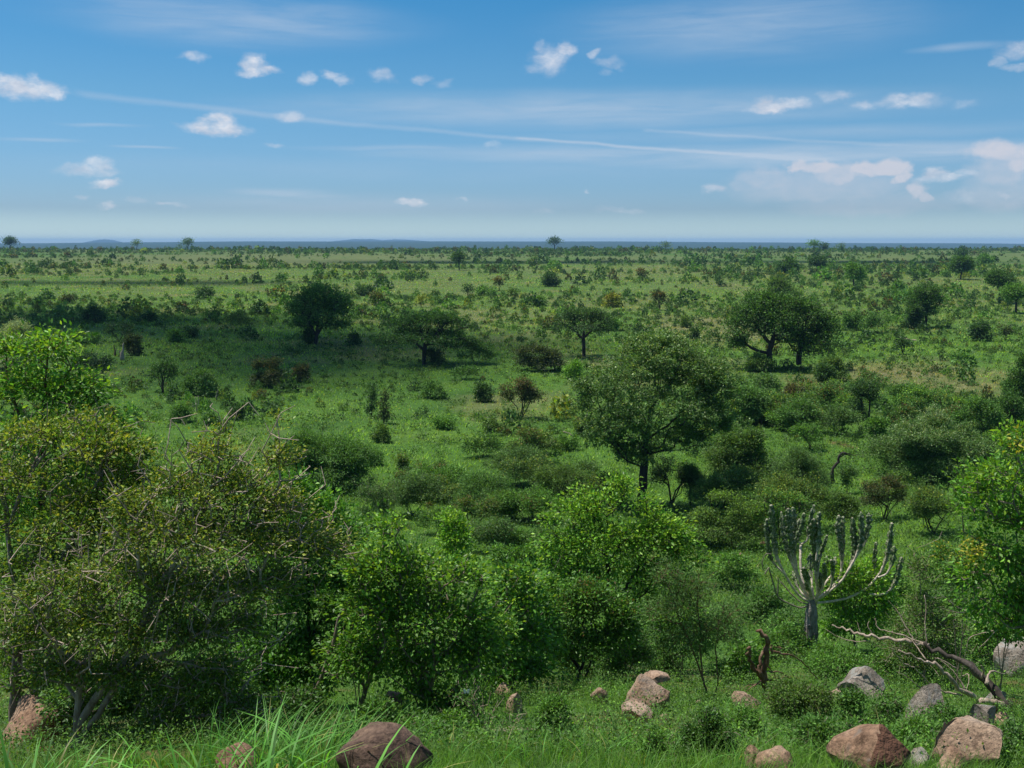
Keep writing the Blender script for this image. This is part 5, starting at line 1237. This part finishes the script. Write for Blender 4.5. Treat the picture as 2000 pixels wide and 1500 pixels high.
deadwood('broken_stump', 'splintered reddish broken stump with a mass of trailing bare branches', 'dead stump', zb[1], [
    (zr((318, 600), (308, 500), (320, 380), (332, 300), (338, 250), (300, 205), (265, 170)), .07, .035), (zr((300, 480), (240, 420), (215, 340), (202, 275)), .045, .03, 0, -.2), (zr((290, 470), (278, 390), (300, 310)), .04, .03, -.1, 0), (zr((345, 300), (420, 322), (505, 340), (580, 400), (660, 495)), .022, .008, 0, .5),
    (zr((325, 490), (400, 500), (480, 512), (580, 540), (680, 535)), .02, .007, 0, -.4), (zr((400, 580), (480, 582), (545, 575), (575, 530)), .016, .006, -.2, -.4), (zr((340, 440), (420, 445), (500, 510), (540, 575)), .015, .006, 0, .3), (zr((350, 280), (362, 325), (350, 300)), .02, .008, -.1, -.1),
    (zr((285, 500), (200, 560), (110, 600), (20, 640)), .015, .005, -.1, -.6), (zr((280, 520), (200, 530), (160, 580)), .012, .005, 0, -.4), (zr((330, 400), (380, 470), (390, 560)), .014, .006, .1, .2), (zr((330, 260), (420, 290), (400, 275)), .012, .005, .1, .3)], M['bark_red'], 44)
deadwood('dead_stump', 'crooked dead black stump standing alone on bright grass at right', 'dead stump', hit(1628, 945)[1], [
    ([(1627, 946), (1625, 925), (1634, 905), (1640, 890), (1652, 884)], .16, .07), ([(1640, 892), (1656, 886), (1668, 890), (1678, 886)], .06, .015), ([(1645, 887), (1638, 880)], .05, .02), ([(1652, 885), (1662, 892), (1660, 896)], .04, .015)], M['bark_dark'], 45)
deadwood('dead_stump', 'pale pointed dead stump in the shaded left bushes', 'dead stump', hit(239, 704)[1], [
    ([(239, 704), (238, 692), (241, 680), (240, 670)], .42, .06), ([(234, 690), (233, 684)], .12, .04)], M['bark_pale'], 46, gn=.1)
deadwood('dead_stump', 'thin reddish dead stem just left of the pale stump', 'dead stump', hit(224, 696)[1], [([(224, 697), (225, 686), (222, 675)], .2, .06), ([(224, 690), (228, 682)], .06, .03)], M['bark_red'], 47, gn=.1)
deadwood('bare_sticks', 'cluster of bare upright grey sticks on the lit grass at left', 'dead sticks', hit(384, 806)[1], [
    ([(384, 806), (383, 790), (381, 775)], .08, .03), ([(386, 806), (388, 788), (387, 774)], .07, .03), ([(380, 804), (377, 788)], .06, .03)], M['bark_pale'], 48)
deadwood('dead_stump', 'short grey stick standing on grass right of the bare sticks', 'dead stump', hit(424, 782)[1], [([(424, 782), (423, 772), (426, 762)], .1, .05), ([(424, 774), (428, 769)], .04, .02)], M['bark_grey'], 49)
deadwood('fallen_log', 'fallen grey log lying on the right plain', 'log', hit(1770, 665)[1], [([(1790, 666), (1775, 663), (1757, 660)], .22, .1), ([(1772, 663), (1766, 659)], .08, .03)], M['bark_pale'], 50, gn=.1)
deadwood('dead_branch', 'curved pale dead branch hooked over the speckled bush', 'dead branch', hit(1124, 876)[1], [([(1124, 876), (1122, 858), (1114, 848), (1100, 843)], .1, .03), ([(1112, 847), (1106, 851)], .03, .02)], M['bark_pale'], 51, gn=.15)
deadwood('dead_stump', 'upright brown dead trunk on green grass left of the domed thickets', 'dead stump', hit(1836, 802)[1], [([(1836, 802), (1837, 792), (1835, 784)], .16, .1), ([(1837, 792), (1840, 786)], .06, .03)], M['bark_red'], 52, gn=.1)
sb = hit(1843, 1497)
deadwood('stake', 'dark upright wooden stake before the tan slab at lower right', 'stake', sb[1], [([(1840, 1502), (1842, 1460), (1845, 1412)], .022, .014), ([(1843, 1450), (1848, 1446)], .008, .005)], M['bark_dark'], 53, gn=.08)
deadwood('bare_branch', 'reddish curled dry branch on rock right of the split grey rock', 'dead branch', hit(1745, 1375)[1], [([(1748, 1372), (1742, 1352), (1736, 1332)], .018, .008), ([(1745, 1360), (1750, 1352)], .008, .004)], M['bark_red'], 54)

# ------------------------------------------------------------------ rocks
def rock_mat(name, cols, lichen, lf):
    m, nt, out = mat(name)
    tc = N(nt, 'ShaderNodeTexCoord'); oi = N(nt, 'ShaderNodeObjectInfo')
    ad = N(nt, 'ShaderNodeVectorMath', operation='MULTIPLY_ADD'); link(nt, oi.outputs['Random'], ad.inputs[0]); ad.inputs[1].default_value = (40, 40, 40); link(nt, tc.outputs['Object'], ad.inputs[2])
    def nz(sc, det=8, ro=.62, dist=0.):
        n = N(nt, 'ShaderNodeTexNoise'); n.inputs['Scale'].default_value = sc; n.inputs['Detail'].default_value = det; n.inputs['Roughness'].default_value = ro; n.inputs['Distortion'].default_value = dist
        link(nt, ad.outputs[0], n.inputs['Vector']); return n.outputs[0]
    def rp(src, st):
        r = N(nt, 'ShaderNodeValToRGB'); el = r.color_ramp.elements
        while len(el) < len(st): el.new(.5)
        for e, (p, c) in zip(el, st): e.position = p; e.color = (*c, 1)
        link(nt, src, r.inputs[0]); return r.outputs[0]
    def mx(f, a, b, bt='MIX'):
        x = N(nt, 'ShaderNodeMix', data_type='RGBA', blend_type=bt); x.clamp_factor = True
        if isinstance(f, float): x.inputs[0].default_value = f
        else: link(nt, f, x.inputs[0])
        for q, k in ((a, 6), (b, 7)):
            if isinstance(q, tuple): x.inputs[k].default_value = (*q, 1)
            else: link(nt, q, x.inputs[k])
        return x.outputs[2]
    c = rp(nz(2.0, 9), [(.3, cols[0]), (.48, cols[1]), (.68, cols[2])])
    c = mx(1.0, c, rp(nz(26, 4), [(.35, (.62, .6, .6)), (.5, (1, 1, 1)), (.66, (1.3, 1.28, 1.25))]), 'MULTIPLY')
    c = mx(rp(nz(3.4, 10, .7, .8), [(.5, (0, 0, 0)), (.6, (1, 1, 1))]), c, lichen) if lf > .5 else mx(rp(nz(3.4, 10, .7, .8), [(.56, (0, 0, 0)), (.66, (.8, .8, .8))]), c, lichen)
    c = mx(rp(nz(5.2, 10, .7), [(.56, (0, 0, 0)), (.64, (.75, .75, .75))]), c, tuple(np.array(cols[0]) * .45))
    p = N(nt, 'ShaderNodeBsdfPrincipled'); p.inputs['Roughness'].default_value = .9; p.inputs['Specular IOR Level'].default_value = .2; link(nt, c, p.inputs['Base Color'])
    vo = N(nt, 'ShaderNodeTexVoronoi', feature='DISTANCE_TO_EDGE'); vo.inputs['Scale'].default_value = 2.1; link(nt, ad.outputs[0], vo.inputs['Vector'])
    mr = N(nt, 'ShaderNodeMapRange'); mr.inputs[1].default_value = 0; mr.inputs[2].default_value = .05; link(nt, vo.outputs[0], mr.inputs[0])
    sm = N(nt, 'ShaderNodeMath', operation='MULTIPLY_ADD'); link(nt, mr.outputs[0], sm.inputs[0]); sm.inputs[1].default_value = .12; link(nt, nz(11, 12, .7), sm.inputs[2])
    b = N(nt, 'ShaderNodeBump'); b.inputs['Strength'].default_value = .9; b.inputs['Distance'].default_value = .07; link(nt, sm.outputs[0], b.inputs['Height']); link(nt, b.outputs[0], p.inputs['Normal'])
    link(nt, p.outputs[0], out.inputs[0]); return m
M['rock_tan'] = rock_mat('rock_tan', [(.18, .115, .075), (.35, .24, .165), (.47, .36, .27)], (.2, .19, .175), 0)
M['rock_grey'] = rock_mat('rock_grey', [(.13, .11, .09), (.26, .215, .175), (.36, .31, .26)], (.3, .29, .26), 1)
M['rock_red'] = rock_mat('rock_red', [(.15, .085, .052), (.3, .185, .118), (.43, .3, .205)], (.2, .165, .135), 0)
M['rock_brown'] = rock_mat('rock_brown', [(.05, .033, .026), (.11, .07, .053), (.25, .165, .115)], (.26, .17, .115), 0)
M['earth'] = noise_mat('red_earth', [(.06, .028, .017), (.12, .058, .035), (.2, .1, .06)], 6, bump=1.0, bscale=30, bdist=.05)
import bmesh
def rock(cx, by, w, h, material, label, seed, Y=None, sharp=.8, depth=.9, cuts=13, earth=False, name='rock', tilt=0, sink=.65, group=None, z0=0):
    rng = np.random.default_rng(seed)
    p = hit(cx, by) if Y is None else G(cx, by, Y)
    Y = p[1]; s = Y / F
    bm = bmesh.new(); bmesh.ops.create_icosphere(bm, subdivisions=4 if w > 25 else 3, radius=1)
    P = np.array([v.co[:] for v in bm.verts])
    for _ in range(cuts):
        n = unit(rng.normal(0, 1, 3) + np.array([0, -.15, .25])); d = rng.uniform(.32, .8) if sharp >= .8 else rng.uniform(.55, .9)
        q = P @ n - d; P = P - np.maximum(q, 0)[:, None] * n * sharp
    def n3(P, f, sd): return (vnoise(P[:, 0] * f + P[:, 2] * .7, P[:, 1] * f + P[:, 2] * f * .8, sd) - .5)
    P = P * (1 + .22 * n3(P, 1.6, seed) + .1 * n3(P, 4.5, seed + 1) + .045 * n3(P, 11, seed + 2))[:, None]
    mn, mx = P.min(0), P.max(0)
    P = (P - (mn + mx) / 2) / (mx - mn) * 2
    a = math.radians(tilt); P = np.stack([P[:, 0] * math.cos(a) - P[:, 2] * math.sin(a), P[:, 1], P[:, 0] * math.sin(a) + P[:, 2] * math.cos(a)], 1)
    H = h * s * 1.02 / (1 - sink / 2)
    P = P * np.array([w * s / 2, w * s / 2 * depth, H / 2]) + np.array([0, w * s / 2 * depth * .6, H * .5 - H * sink * .5 + z0])
    for v, c in zip(bm.verts, P): v.co = c
    me = bpy.data.meshes.new('rock'); bm.to_mesh(me); bm.free(); me.materials.append(M[material])
    for f in me.polygons: f.use_smooth = True
    me.set_sharp_from_angle(angle=math.radians(38))
    o = obj(name, me, None, p); tag(o, label, 'rock', group)
    if earth:
        me.materials.append(M['earth'])
        for f in me.polygons:
            c = f.center
            if f.normal.z > .05 and c.x > -.05 * w * s + .1 * math.sin(c.y * 9) and c.y < w * s * depth * .8: f.material_index = 1
    return o
RK = [
 (1268, 1386, 84, 54, 'rock_tan', 'large tan rock with grey weathered left face below a flat slab', 1, dict(sharp=.95)),
 (1247, 1416, 58, 38, 'rock_tan', 'squarish tan rock in grass just below the large tan rock', 2, dict(sharp=.95)),
 (1171, 1373, 32, 28, 'rock_tan', 'small rounded tan rock left of the large tan rock', 3, {}),
 (985, 1362, 36, 22, 'rock_tan', 'low tan rock peeping from grass below the broad-leaved shrub', 4, {}),
 (1004, 1390, 32, 34, 'rock_tan', 'pale tan rock pair half buried in grass', 5, dict(sharp=.6)),
 (1170, 1438, 28, 15, 'rock_tan', 'small flat tan stone alone in the grass', 6, {}),
 (1296, 1466, 38, 22, 'rock_tan', 'flat tan stone in grass near the dark small-leaved bush', 7, {}),
 (1300, 1410, 22, 14, 'rock_tan', 'little tan stone right of the squarish rock', 8, {}),
 (1188, 1398, 24, 10, 'rock_grey', 'half-hidden grey stone left of the squarish rock', 9, {}),
 (1155, 1346, 16, 12, 'rock_tan', 'tiny tan stone under the twin-stemmed shrub', 10, {}),
 (745, 1522, 185, 80, 'rock_brown', 'big smooth rounded dark brown boulder at the bottom edge', 11, dict(sharp=.4, cuts=6, sink=.8)),
 (462, 1508, 90, 46, 'rock_red', 'reddish rock behind the tall grass blades', 42, dict(sharp=.5)),
 (50, 1452, 130, 62, 'rock_red', 'broad reddish rock in the shade at the left edge', 13, dict(Y=11.6)),
 (765, 1392, 40, 24, 'rock_red', 'small reddish rock beneath the many-stemmed shrub', 14, dict(Y=15)),
 (1690, 1368, 90, 56, 'rock_grey', 'blocky split grey rock in the green scrub', 15, dict(sharp=1, cuts=12)),
 (1814, 1412, 62, 68, 'rock_grey', 'pointed grey slab leaning left under the fallen branch', 16, dict(sharp=1, tilt=-6)),
 (1926, 1434, 62, 56, 'rock_grey', 'grey pyramid-shaped rock below the fallen branch butt', 17, dict(sharp=1)),
 (1905, 1500, 138, 78, 'rock_tan', 'large pale slab rock at the lower right with shaded front', 38, dict(sharp=.95, tilt=-6, sink=.6)),
 (1868, 1512, 62, 44, 'rock_red', 'orange-red rock in front of the large pale slab', 19, {}),
 (1710, 1522, 142, 92, 'rock_red', 'big orange-brown rock topped with dark red earth', 20, dict(sharp=.8, earth=True)),
 (1478, 1500, 40, 40, 'rock_red', 'small upright orange rock at the bottom edge', 21, {}),
 (1518, 1515, 74, 42, 'rock_red', 'low rounded orange rock beside the small upright one', 22, dict(sharp=.5)),
 (1460, 1382, 56, 26, 'rock_tan', 'pale rock half hidden left of the broken stump', 23, {}),
 (1985, 1318, 66, 62, 'rock_grey', 'grey boulder among scrub at the right edge', 24, dict(sharp=.9)),
 (1960, 1420, 40, 20, 'rock_red', 'small brown rock at the right edge beside the branch butt', 25, {}),
 (880, 1352, 24, 16, 'rock_tan', 'tan stone glimpsed beneath the many-stemmed shrub', 26, dict(Y=16.5)),
 (1650, 1500, 46, 30, 'rock_tan', 'broken tan block touching left of the earth-topped rock', 28, dict(sharp=1)),
 (1800, 1500, 44, 30, 'rock_grey', 'grey broken block between earth-topped rock and stake', 29, dict(sharp=1)),
 (1955, 1385, 44, 32, 'rock_grey', 'small grey rock directly under the branch butt', 30, dict(sharp=1)),
 (1745, 1400, 40, 24, 'rock_tan', 'low tan rock between the split rock and pointed slab', 31, dict(sharp=1)),
 (1630, 1372, 34, 22, 'rock_tan', 'small tan rock just left of the split grey rock', 32, dict(sharp=1)),
 (1850, 1425, 34, 22, 'rock_tan', 'small tan block right of the pointed grey slab', 33, dict(sharp=1)),
 (1020, 1408, 18, 9, 'rock_tan', 'tiny tan stone right below the pale rock pair', 27, {}),
]
for (cx, by, w, h, mt, lab, sd, kw) in RK: rock(cx, by + h * .08, w * 1.12, h * 1.16, mt, lab, 60 + sd, **kw)
for i, (x, y, w) in enumerate([(1060, 1432, 18), (1110, 1470, 16), (1140, 1408, 14), (1228, 1440, 15), (1350, 1440, 16), (1365, 1376, 14), (1420, 1470, 18), (1590, 1478, 20), (1610, 1400, 16), (1760, 1395, 18), (1790, 1440, 20), (1665, 1392, 16), (1870, 1430, 18), (1935, 1462, 22), (930, 1402, 16), (885, 1420, 15)]):
    rock(x, y, w, w * .55, 'rock_tan' if i % 3 else 'rock_red', 'small half-buried tan stone scattered in the near grass', 160 + i, name='stone', group='small tan stones in the near grass', sink=.35)
rb = hit(1268, 1386)
rock(1284, 1386, 54, 25, 'rock_tan', 'flat tan slab resting on top of the large tan rock', 95, Y=rb[1] + .35, sharp=1, sink=0, tilt=8, z0=46 * rb[1] / F)
for i, (x, y) in enumerate([(1404, 1029), (1425, 1047), (1490, 1063), (1418, 996), (1436, 1003), (1462, 1015), (1447, 1085), (1520, 1100)]):
    rock(x, y, 9 + (i * 7 % 5), 5, 'rock_red', 'small orange stone on the grass left of the candelabra tree', 130 + i, name='stone', group='small orange stones on the grass', sink=.2)

# ------------------------------------------------------------------ butterfly, far post
def flat_poly(name, pts, th, material, parent, col=None):
    P = np.array(pts, float); n = len(P); nrm = unit(np.cross(P[1] - P[0], P[2] - P[0])) * th
    V = np.concatenate([P - nrm, P + nrm]); bm = bmesh.new(); vs = [bm.verts.new(v) for v in V]
    bm.faces.new(vs[:n][::-1]); bm.faces.new(vs[n:])
    for i in range(n): bm.faces.new([vs[i], vs[(i + 1) % n], vs[n + (i + 1) % n], vs[n + i]])
    me = bpy.data.meshes.new(name); bm.to_mesh(me); bm.free(); me.materials.append(material)
    return obj(name, me, parent)
M['white'] = noise_mat('butterfly_white', [(.7, .7, .68), (.82, .82, .8), (.85, .85, .83)], 40, bump=0)
bp = at(911, 1352, 10.8)
bf = obj('butterfly', None, None, bp); tag(bf, 'white butterfly flying before the many-stemmed shrub', 'butterfly')
for sgn in (-1, 1):
    flat_poly('wing', [(0, 0, 0), (sgn * .012, .004, .03), (sgn * .036, .01, .036), (sgn * .034, .012, .012), (sgn * .026, .01, -.018), (sgn * .008, .002, -.014)], .0006, M['white'], bf)
V, Fc, cap = sweep(catmull([(0, 0, -.016), (0, -.002, 0), (0, 0, .02)], 8), np.array([.001, .002, .0026, .003, .003, .0026, .002, .0012]), np.ones((8, 8)))
obj('body', poly_mesh('body', V, Fc, cap, M['bark_dark']), bf)

# ------------------------------------------------------------------ grass
def blades(P, h, w, az, bend, nseg, col):
    n = len(P); ts = np.linspace(0, 1, nseg + 1)
    D = np.stack([np.cos(az), np.sin(az), np.zeros(n)], 1)
    fa = az + PI / 2 + np.random.default_rng(n).normal(0, .5, n); Sd = np.stack([np.cos(fa), np.sin(fa), np.zeros(n)], 1)
    V = []
    for t in ts[:-1]:
        c = P + D * (h * bend * t ** 2)[:, None] + np.array([0, 0, 1.]) * (h * (t - .42 * bend * t ** 2.5))[:, None]
        ww = (w * (1 - t) ** .6 * .5)[:, None]
        V += [c - Sd * ww, c + Sd * ww]
    V.append(P + D * (h * bend)[:, None] + np.array([0, 0, 1.]) * (h * (1 - .42 * bend))[:, None])
    k = len(V); V = np.stack(V, 1).reshape(-1, 3)
    b = (np.arange(n) * k)[:, None]
    Fc = []
    for s in range(nseg - 1): Fc += [b + [2 * s, 2 * s + 1, 2 * s + 3], b + [2 * s, 2 * s + 3, 2 * s + 2]]
    s = nseg - 1; Fc.append(b + [2 * s, 2 * s + 1, 2 * s + 2])
    nf = len(Fc); Fc = np.stack(Fc, 1).reshape(-1, 3)
    return V, Fc, np.repeat(col, nf, 0)
GREEN = np.array([(.052, .115, .017), (.085, .16, .025), (.125, .2, .036)]); STRAW = np.array([(.11, .115, .045), (.17, .155, .07), (.24, .21, .115)])
def grass_field(n, y0, y1, h0, h1, wk, nseg, seed, name, label, clump=0.0, xk=.72, power=1.0):
    rng = np.random.default_rng(seed)
    Y = y0 * (y1 / y0) ** (rng.random(n) ** power); X = Y * rng.uniform(-xk, xk, n)
    if clump:
        m = n // 14; ci = rng.integers(0, m, n); X = X[ci]; Y = Y[ci]
        s = clump * np.clip(Y / 40, .5, 3); X = X + rng.normal(0, 1, n) * s; Y = Y + rng.normal(0, 1, n) * s
    keep = rng.random(n) < .35 + .9 * fbm(X / 5, Y / 5, 61, 3)
    keep &= (fbm(X / 2.2, Y / 2.2, 51, 3) < .6) | (Y > 45)
    X = X[keep]; Y = Y[keep]; n = len(X)
    dr = dryness(X, Y) * np.clip((Y - 40) / 40, 0, 1)
    lu = lushness(X, Y)
    tu = fbm(X / 1.1, Y / 1.3, 141, 2)
    col = palette(rng, n, GREEN) * (.5 + .5 * lu + .5 * tu)[:, None]
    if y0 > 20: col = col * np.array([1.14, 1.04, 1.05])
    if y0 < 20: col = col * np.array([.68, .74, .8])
    isd = rng.random(n) < dr * 1.1 + .015; col[isd] = palette(rng, isd.sum(), STRAW)
    h = (h0 + (h1 - h0) * rng.random(n) ** 1.5) * (.3 + .7 * lu + .8 * tu); w = np.maximum(.006, wk * Y) * (.6 + .8 * rng.random(n))
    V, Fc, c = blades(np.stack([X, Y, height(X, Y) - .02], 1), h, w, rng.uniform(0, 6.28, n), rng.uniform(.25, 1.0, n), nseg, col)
    return tag(obj(name, mesh_from(V, Fc, name, M['grass'], c, smooth=False)), label, 'grass', kind='stuff')
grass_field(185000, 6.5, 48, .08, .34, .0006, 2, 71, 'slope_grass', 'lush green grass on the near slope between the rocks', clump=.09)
grass_field(370000, 42, 190, .14, .42, .0009, 1, 72, 'plain_grass', 'green grass covering the plain', clump=.5)
grass_field(235000, 170, 700, .25, .6, .0010, 1, 73, 'far_grass', 'green and straw coloured grass on the far plain', clump=1.2)
def big_grass(seed):
    rng = np.random.default_rng(seed); P = []; H = []; Wd = []; Az = []; Bd = []
    def clump(px, py, Y, n, h, w, rad, az0=None):
        c = G(px, py, Y)
        for _ in range(n):
            q = c + np.array([rng.normal(0, rad), rng.normal(0, rad), 0]); q[2] = height(q[0], q[1])
            P.append(q); H.append(h * rng.uniform(.55, 1.1)); Wd.append(w * rng.uniform(.6, 1.15)); Az.append(rng.uniform(0, 6.28) if az0 is None else az0 + rng.normal(0, .7)); Bd.append(rng.uniform(.35, 1.15))
    for px, py, Y, n, h, w, r, az in [(480, 1500, 6.9, 60, 1.0, .016, .16, None), (560, 1500, 7.4, 70, 1.0, .014, .2, None), (640, 1500, 7.6, 60, .95, .013, .2, .6), (520, 1480, 8.4, 90, .9, .01, .3, 1.2), (610, 1470, 9.0, 90, .85, .009, .3, .4),
                                      (20, 1500, 6.6, 40, .85, .016, .14, None), (75, 1500, 6.8, 36, .75, .015, .15, 2.6), (330, 1500, 5.9, 24, .8, .018, .12, 3.0), (400, 1500, 5.6, 16, .9, .02, .1, 2.6), (290, 1500, 7.2, 30, .6, .012, .2, None),
                                      (720, 1500, 7.0, 16, .75, .014, .14, None), (820, 1500, 7.2, 10, .5, .012, .15, None), (1620, 1470, 9.8, 110, .62, .011, .4, None), (1560, 1490, 9.4, 90, .55, .011, .35, None), (1700, 1400, 13, 90, .6, .011, .5, None), (1320, 1500, 8.8, 60, .45, .01, .5, None),
                                      (1200, 1500, 8.6, 70, .45, .01, .5, None), (1030, 1500, 8.6, 60, .45, .01, .4, None), (1840, 1460, 10.4, 70, .5, .01, .35, None), (1790, 1480, 9.8, 60, .5, .01, .3, None), (1470, 1450, 11, 80, .5, .01, .4, None), (1880, 1400, 13, 60, .6, .01, .4, None),
                                      (1000, 1350, 18, 80, .7, .011, .6, None), (1250, 1330, 21, 80, .6, .011, .7, None), (1080, 1370, 17, 80, .6, .01, .6, None), (900, 1500, 8.4, 60, .55, .01, .4, None), (1100, 1490, 9, 60, .5, .01, .4, None), (1150, 1430, 11, 70, .5, .009, .6, None), (1400, 1500, 8.6, 60, .5, .01, .4, None), (1250, 1440, 10.6, 60, .45, .009, .5, None), (950, 1420, 11.5, 60, .5, .009, .5, None), (1960, 1440, 10.5, 60, .55, .01, .4, None), (1550, 1400, 13, 80, .55, .01, .6, None), (240, 1500, 8, 50, .6, .012, .3, None), (150, 1500, 7.4, 50, .6, .012, .3, None)]:
        clump(px, py, Y, int(n * (.55 if Y < 8 else .8)), h * (.68 if Y < 9.5 else .85), w * (1.35 if Y < 9.5 else 1), r * 1.3, az)
    for px, Y, h, az in [(470, 5.4, .95, 1.7), (505, 5.6, .8, .9), (300, 5.2, .75, .2), (275, 5.3, .6, 2.9), (350, 5.5, .8, 2.8), (20, 5.4, .8, 1.2), (60, 5.5, .7, .5), (120, 5.8, .6, .3), (410, 5.3, .7, .3), (700, 5.8, .7, .5), (760, 6.0, .6, .2)]:
        clump(px, 1500, Y, 5, h, .03, .06, az)
    P = np.array(P); col = palette(rng, len(P), [(.04, .115, .022), (.06, .155, .032), (.085, .195, .048)])
    k_ = rng.random(len(P)) < .1; col[k_] = palette(rng, k_.sum(), STRAW)
    V, Fc, c = blades(P, np.array(H), np.array(Wd), np.array(Az), np.array(Bd), 6, col)
    tag(obj('tall_grass', mesh_from(V, Fc, 'tall_grass', M['grass'], c, smooth=False)), 'tall arching blades of lush grass at the bottom of the slope', 'grass', kind='stuff')
big_grass(81)
def forbs(n, y0, y1, seed, name, label, L0, hmax, pals, thr=.42):
    rng = np.random.default_rng(seed)
    Y = y0 * (y1 / y0) ** rng.random(n * 3); X = Y * rng.uniform(-.7, .7, n * 3)
    k = fbm(X / 3.5, Y / 3.5, 95, 3) + .12 * (X / Y > .1) > thr + .14 * rng.random(n * 3)
    X = X[k][:n]; Y = Y[k][:n]; n = len(X); m = 26
    hh = hmax * rng.uniform(.3, 1, n) * np.clip(Y / 25, .7, 2.0); r = hh * rng.uniform(.6, 1.1, n)
    B = np.repeat(np.stack([X, Y, height(X, Y)], 1), m, 0); H_ = np.repeat(hh, m); R_ = np.repeat(r, m)
    d = rng.normal(0, .5, (n * m, 3)); t = rng.random(n * m)
    P = B + np.stack([d[:, 0] * R_, d[:, 1] * R_, H_ * t], 1)
    D = unit(np.stack([d[:, 0], d[:, 1], rng.normal(.25, .4, n * m)], 1)); Nn = unit(rng.normal(0, .5, (n * m, 3)) + [0, 0, 1])
    pk = rng.integers(0, len(pals), n); col = np.zeros((n * m, 3)); pid = np.repeat(pk, m)
    for i, pl in enumerate(pals):
        s = pid == i; col[s] = palette(rng, s.sum(), PAL[pl]) * .8
    L = np.maximum(L0, np.repeat(Y, m) * .0022) * (.6 + .8 * rng.random(n * m))
    V, Fc, c = leaf_geo(P, D, Nn, L, L * .5, col)
    tag(obj(name, mesh_from(V, Fc, name, M['leaf'], c, smooth=False)), label, 'ground cover', kind='stuff')
forbs(10500, 8.5, 40, 91, 'leafy_ground_cover', 'low leafy herbs and seedlings carpeting the near slope', .035, .5, ['mid', 'leafy', 'bright', 'leafy', 'olive'], .36)
forbs(6200, 36, 110, 92, 'low_scrub', 'low green scrub and herbs at the foot of the slope', .06, .45, ['mid', 'leafy', 'grey', 'leafy', 'olive'])
forbs(5000, 105, 330, 93, 'plain_herbs', 'countless low herb clumps speckling the plain', .1, .32, ['mid', 'leafy', 'deep', 'olive', 'grey'], .4)

# ------------------------------------------------------------------ clouds that shade the plain
M_CL = [(300, 660, 80, 70, 3800, 1, 'broad white cloud high above the shaded left plain'), (120, 620, 70, 60, 3600, 5, 'ragged white cloud high above the left edge of the plain'), (880, 690, 50, 30, 3700, 2, 'small white cloud high above the flat-topped tree'),
        (180, 553, 110, 34, 4000, 3, 'long white cloud high above the far left plain'), (1350, 512, 300, 75, 4300, 4, 'long white cloud high above the far plain'), (560, 730, 34, 22, 3500, 6, 'smallest white cloud, high above the reddish-brown bush')]
for (px, py, rx, ry, alt, sd, lab) in M_CL: cloud(px, py, rx, ry, alt, sd, lab)
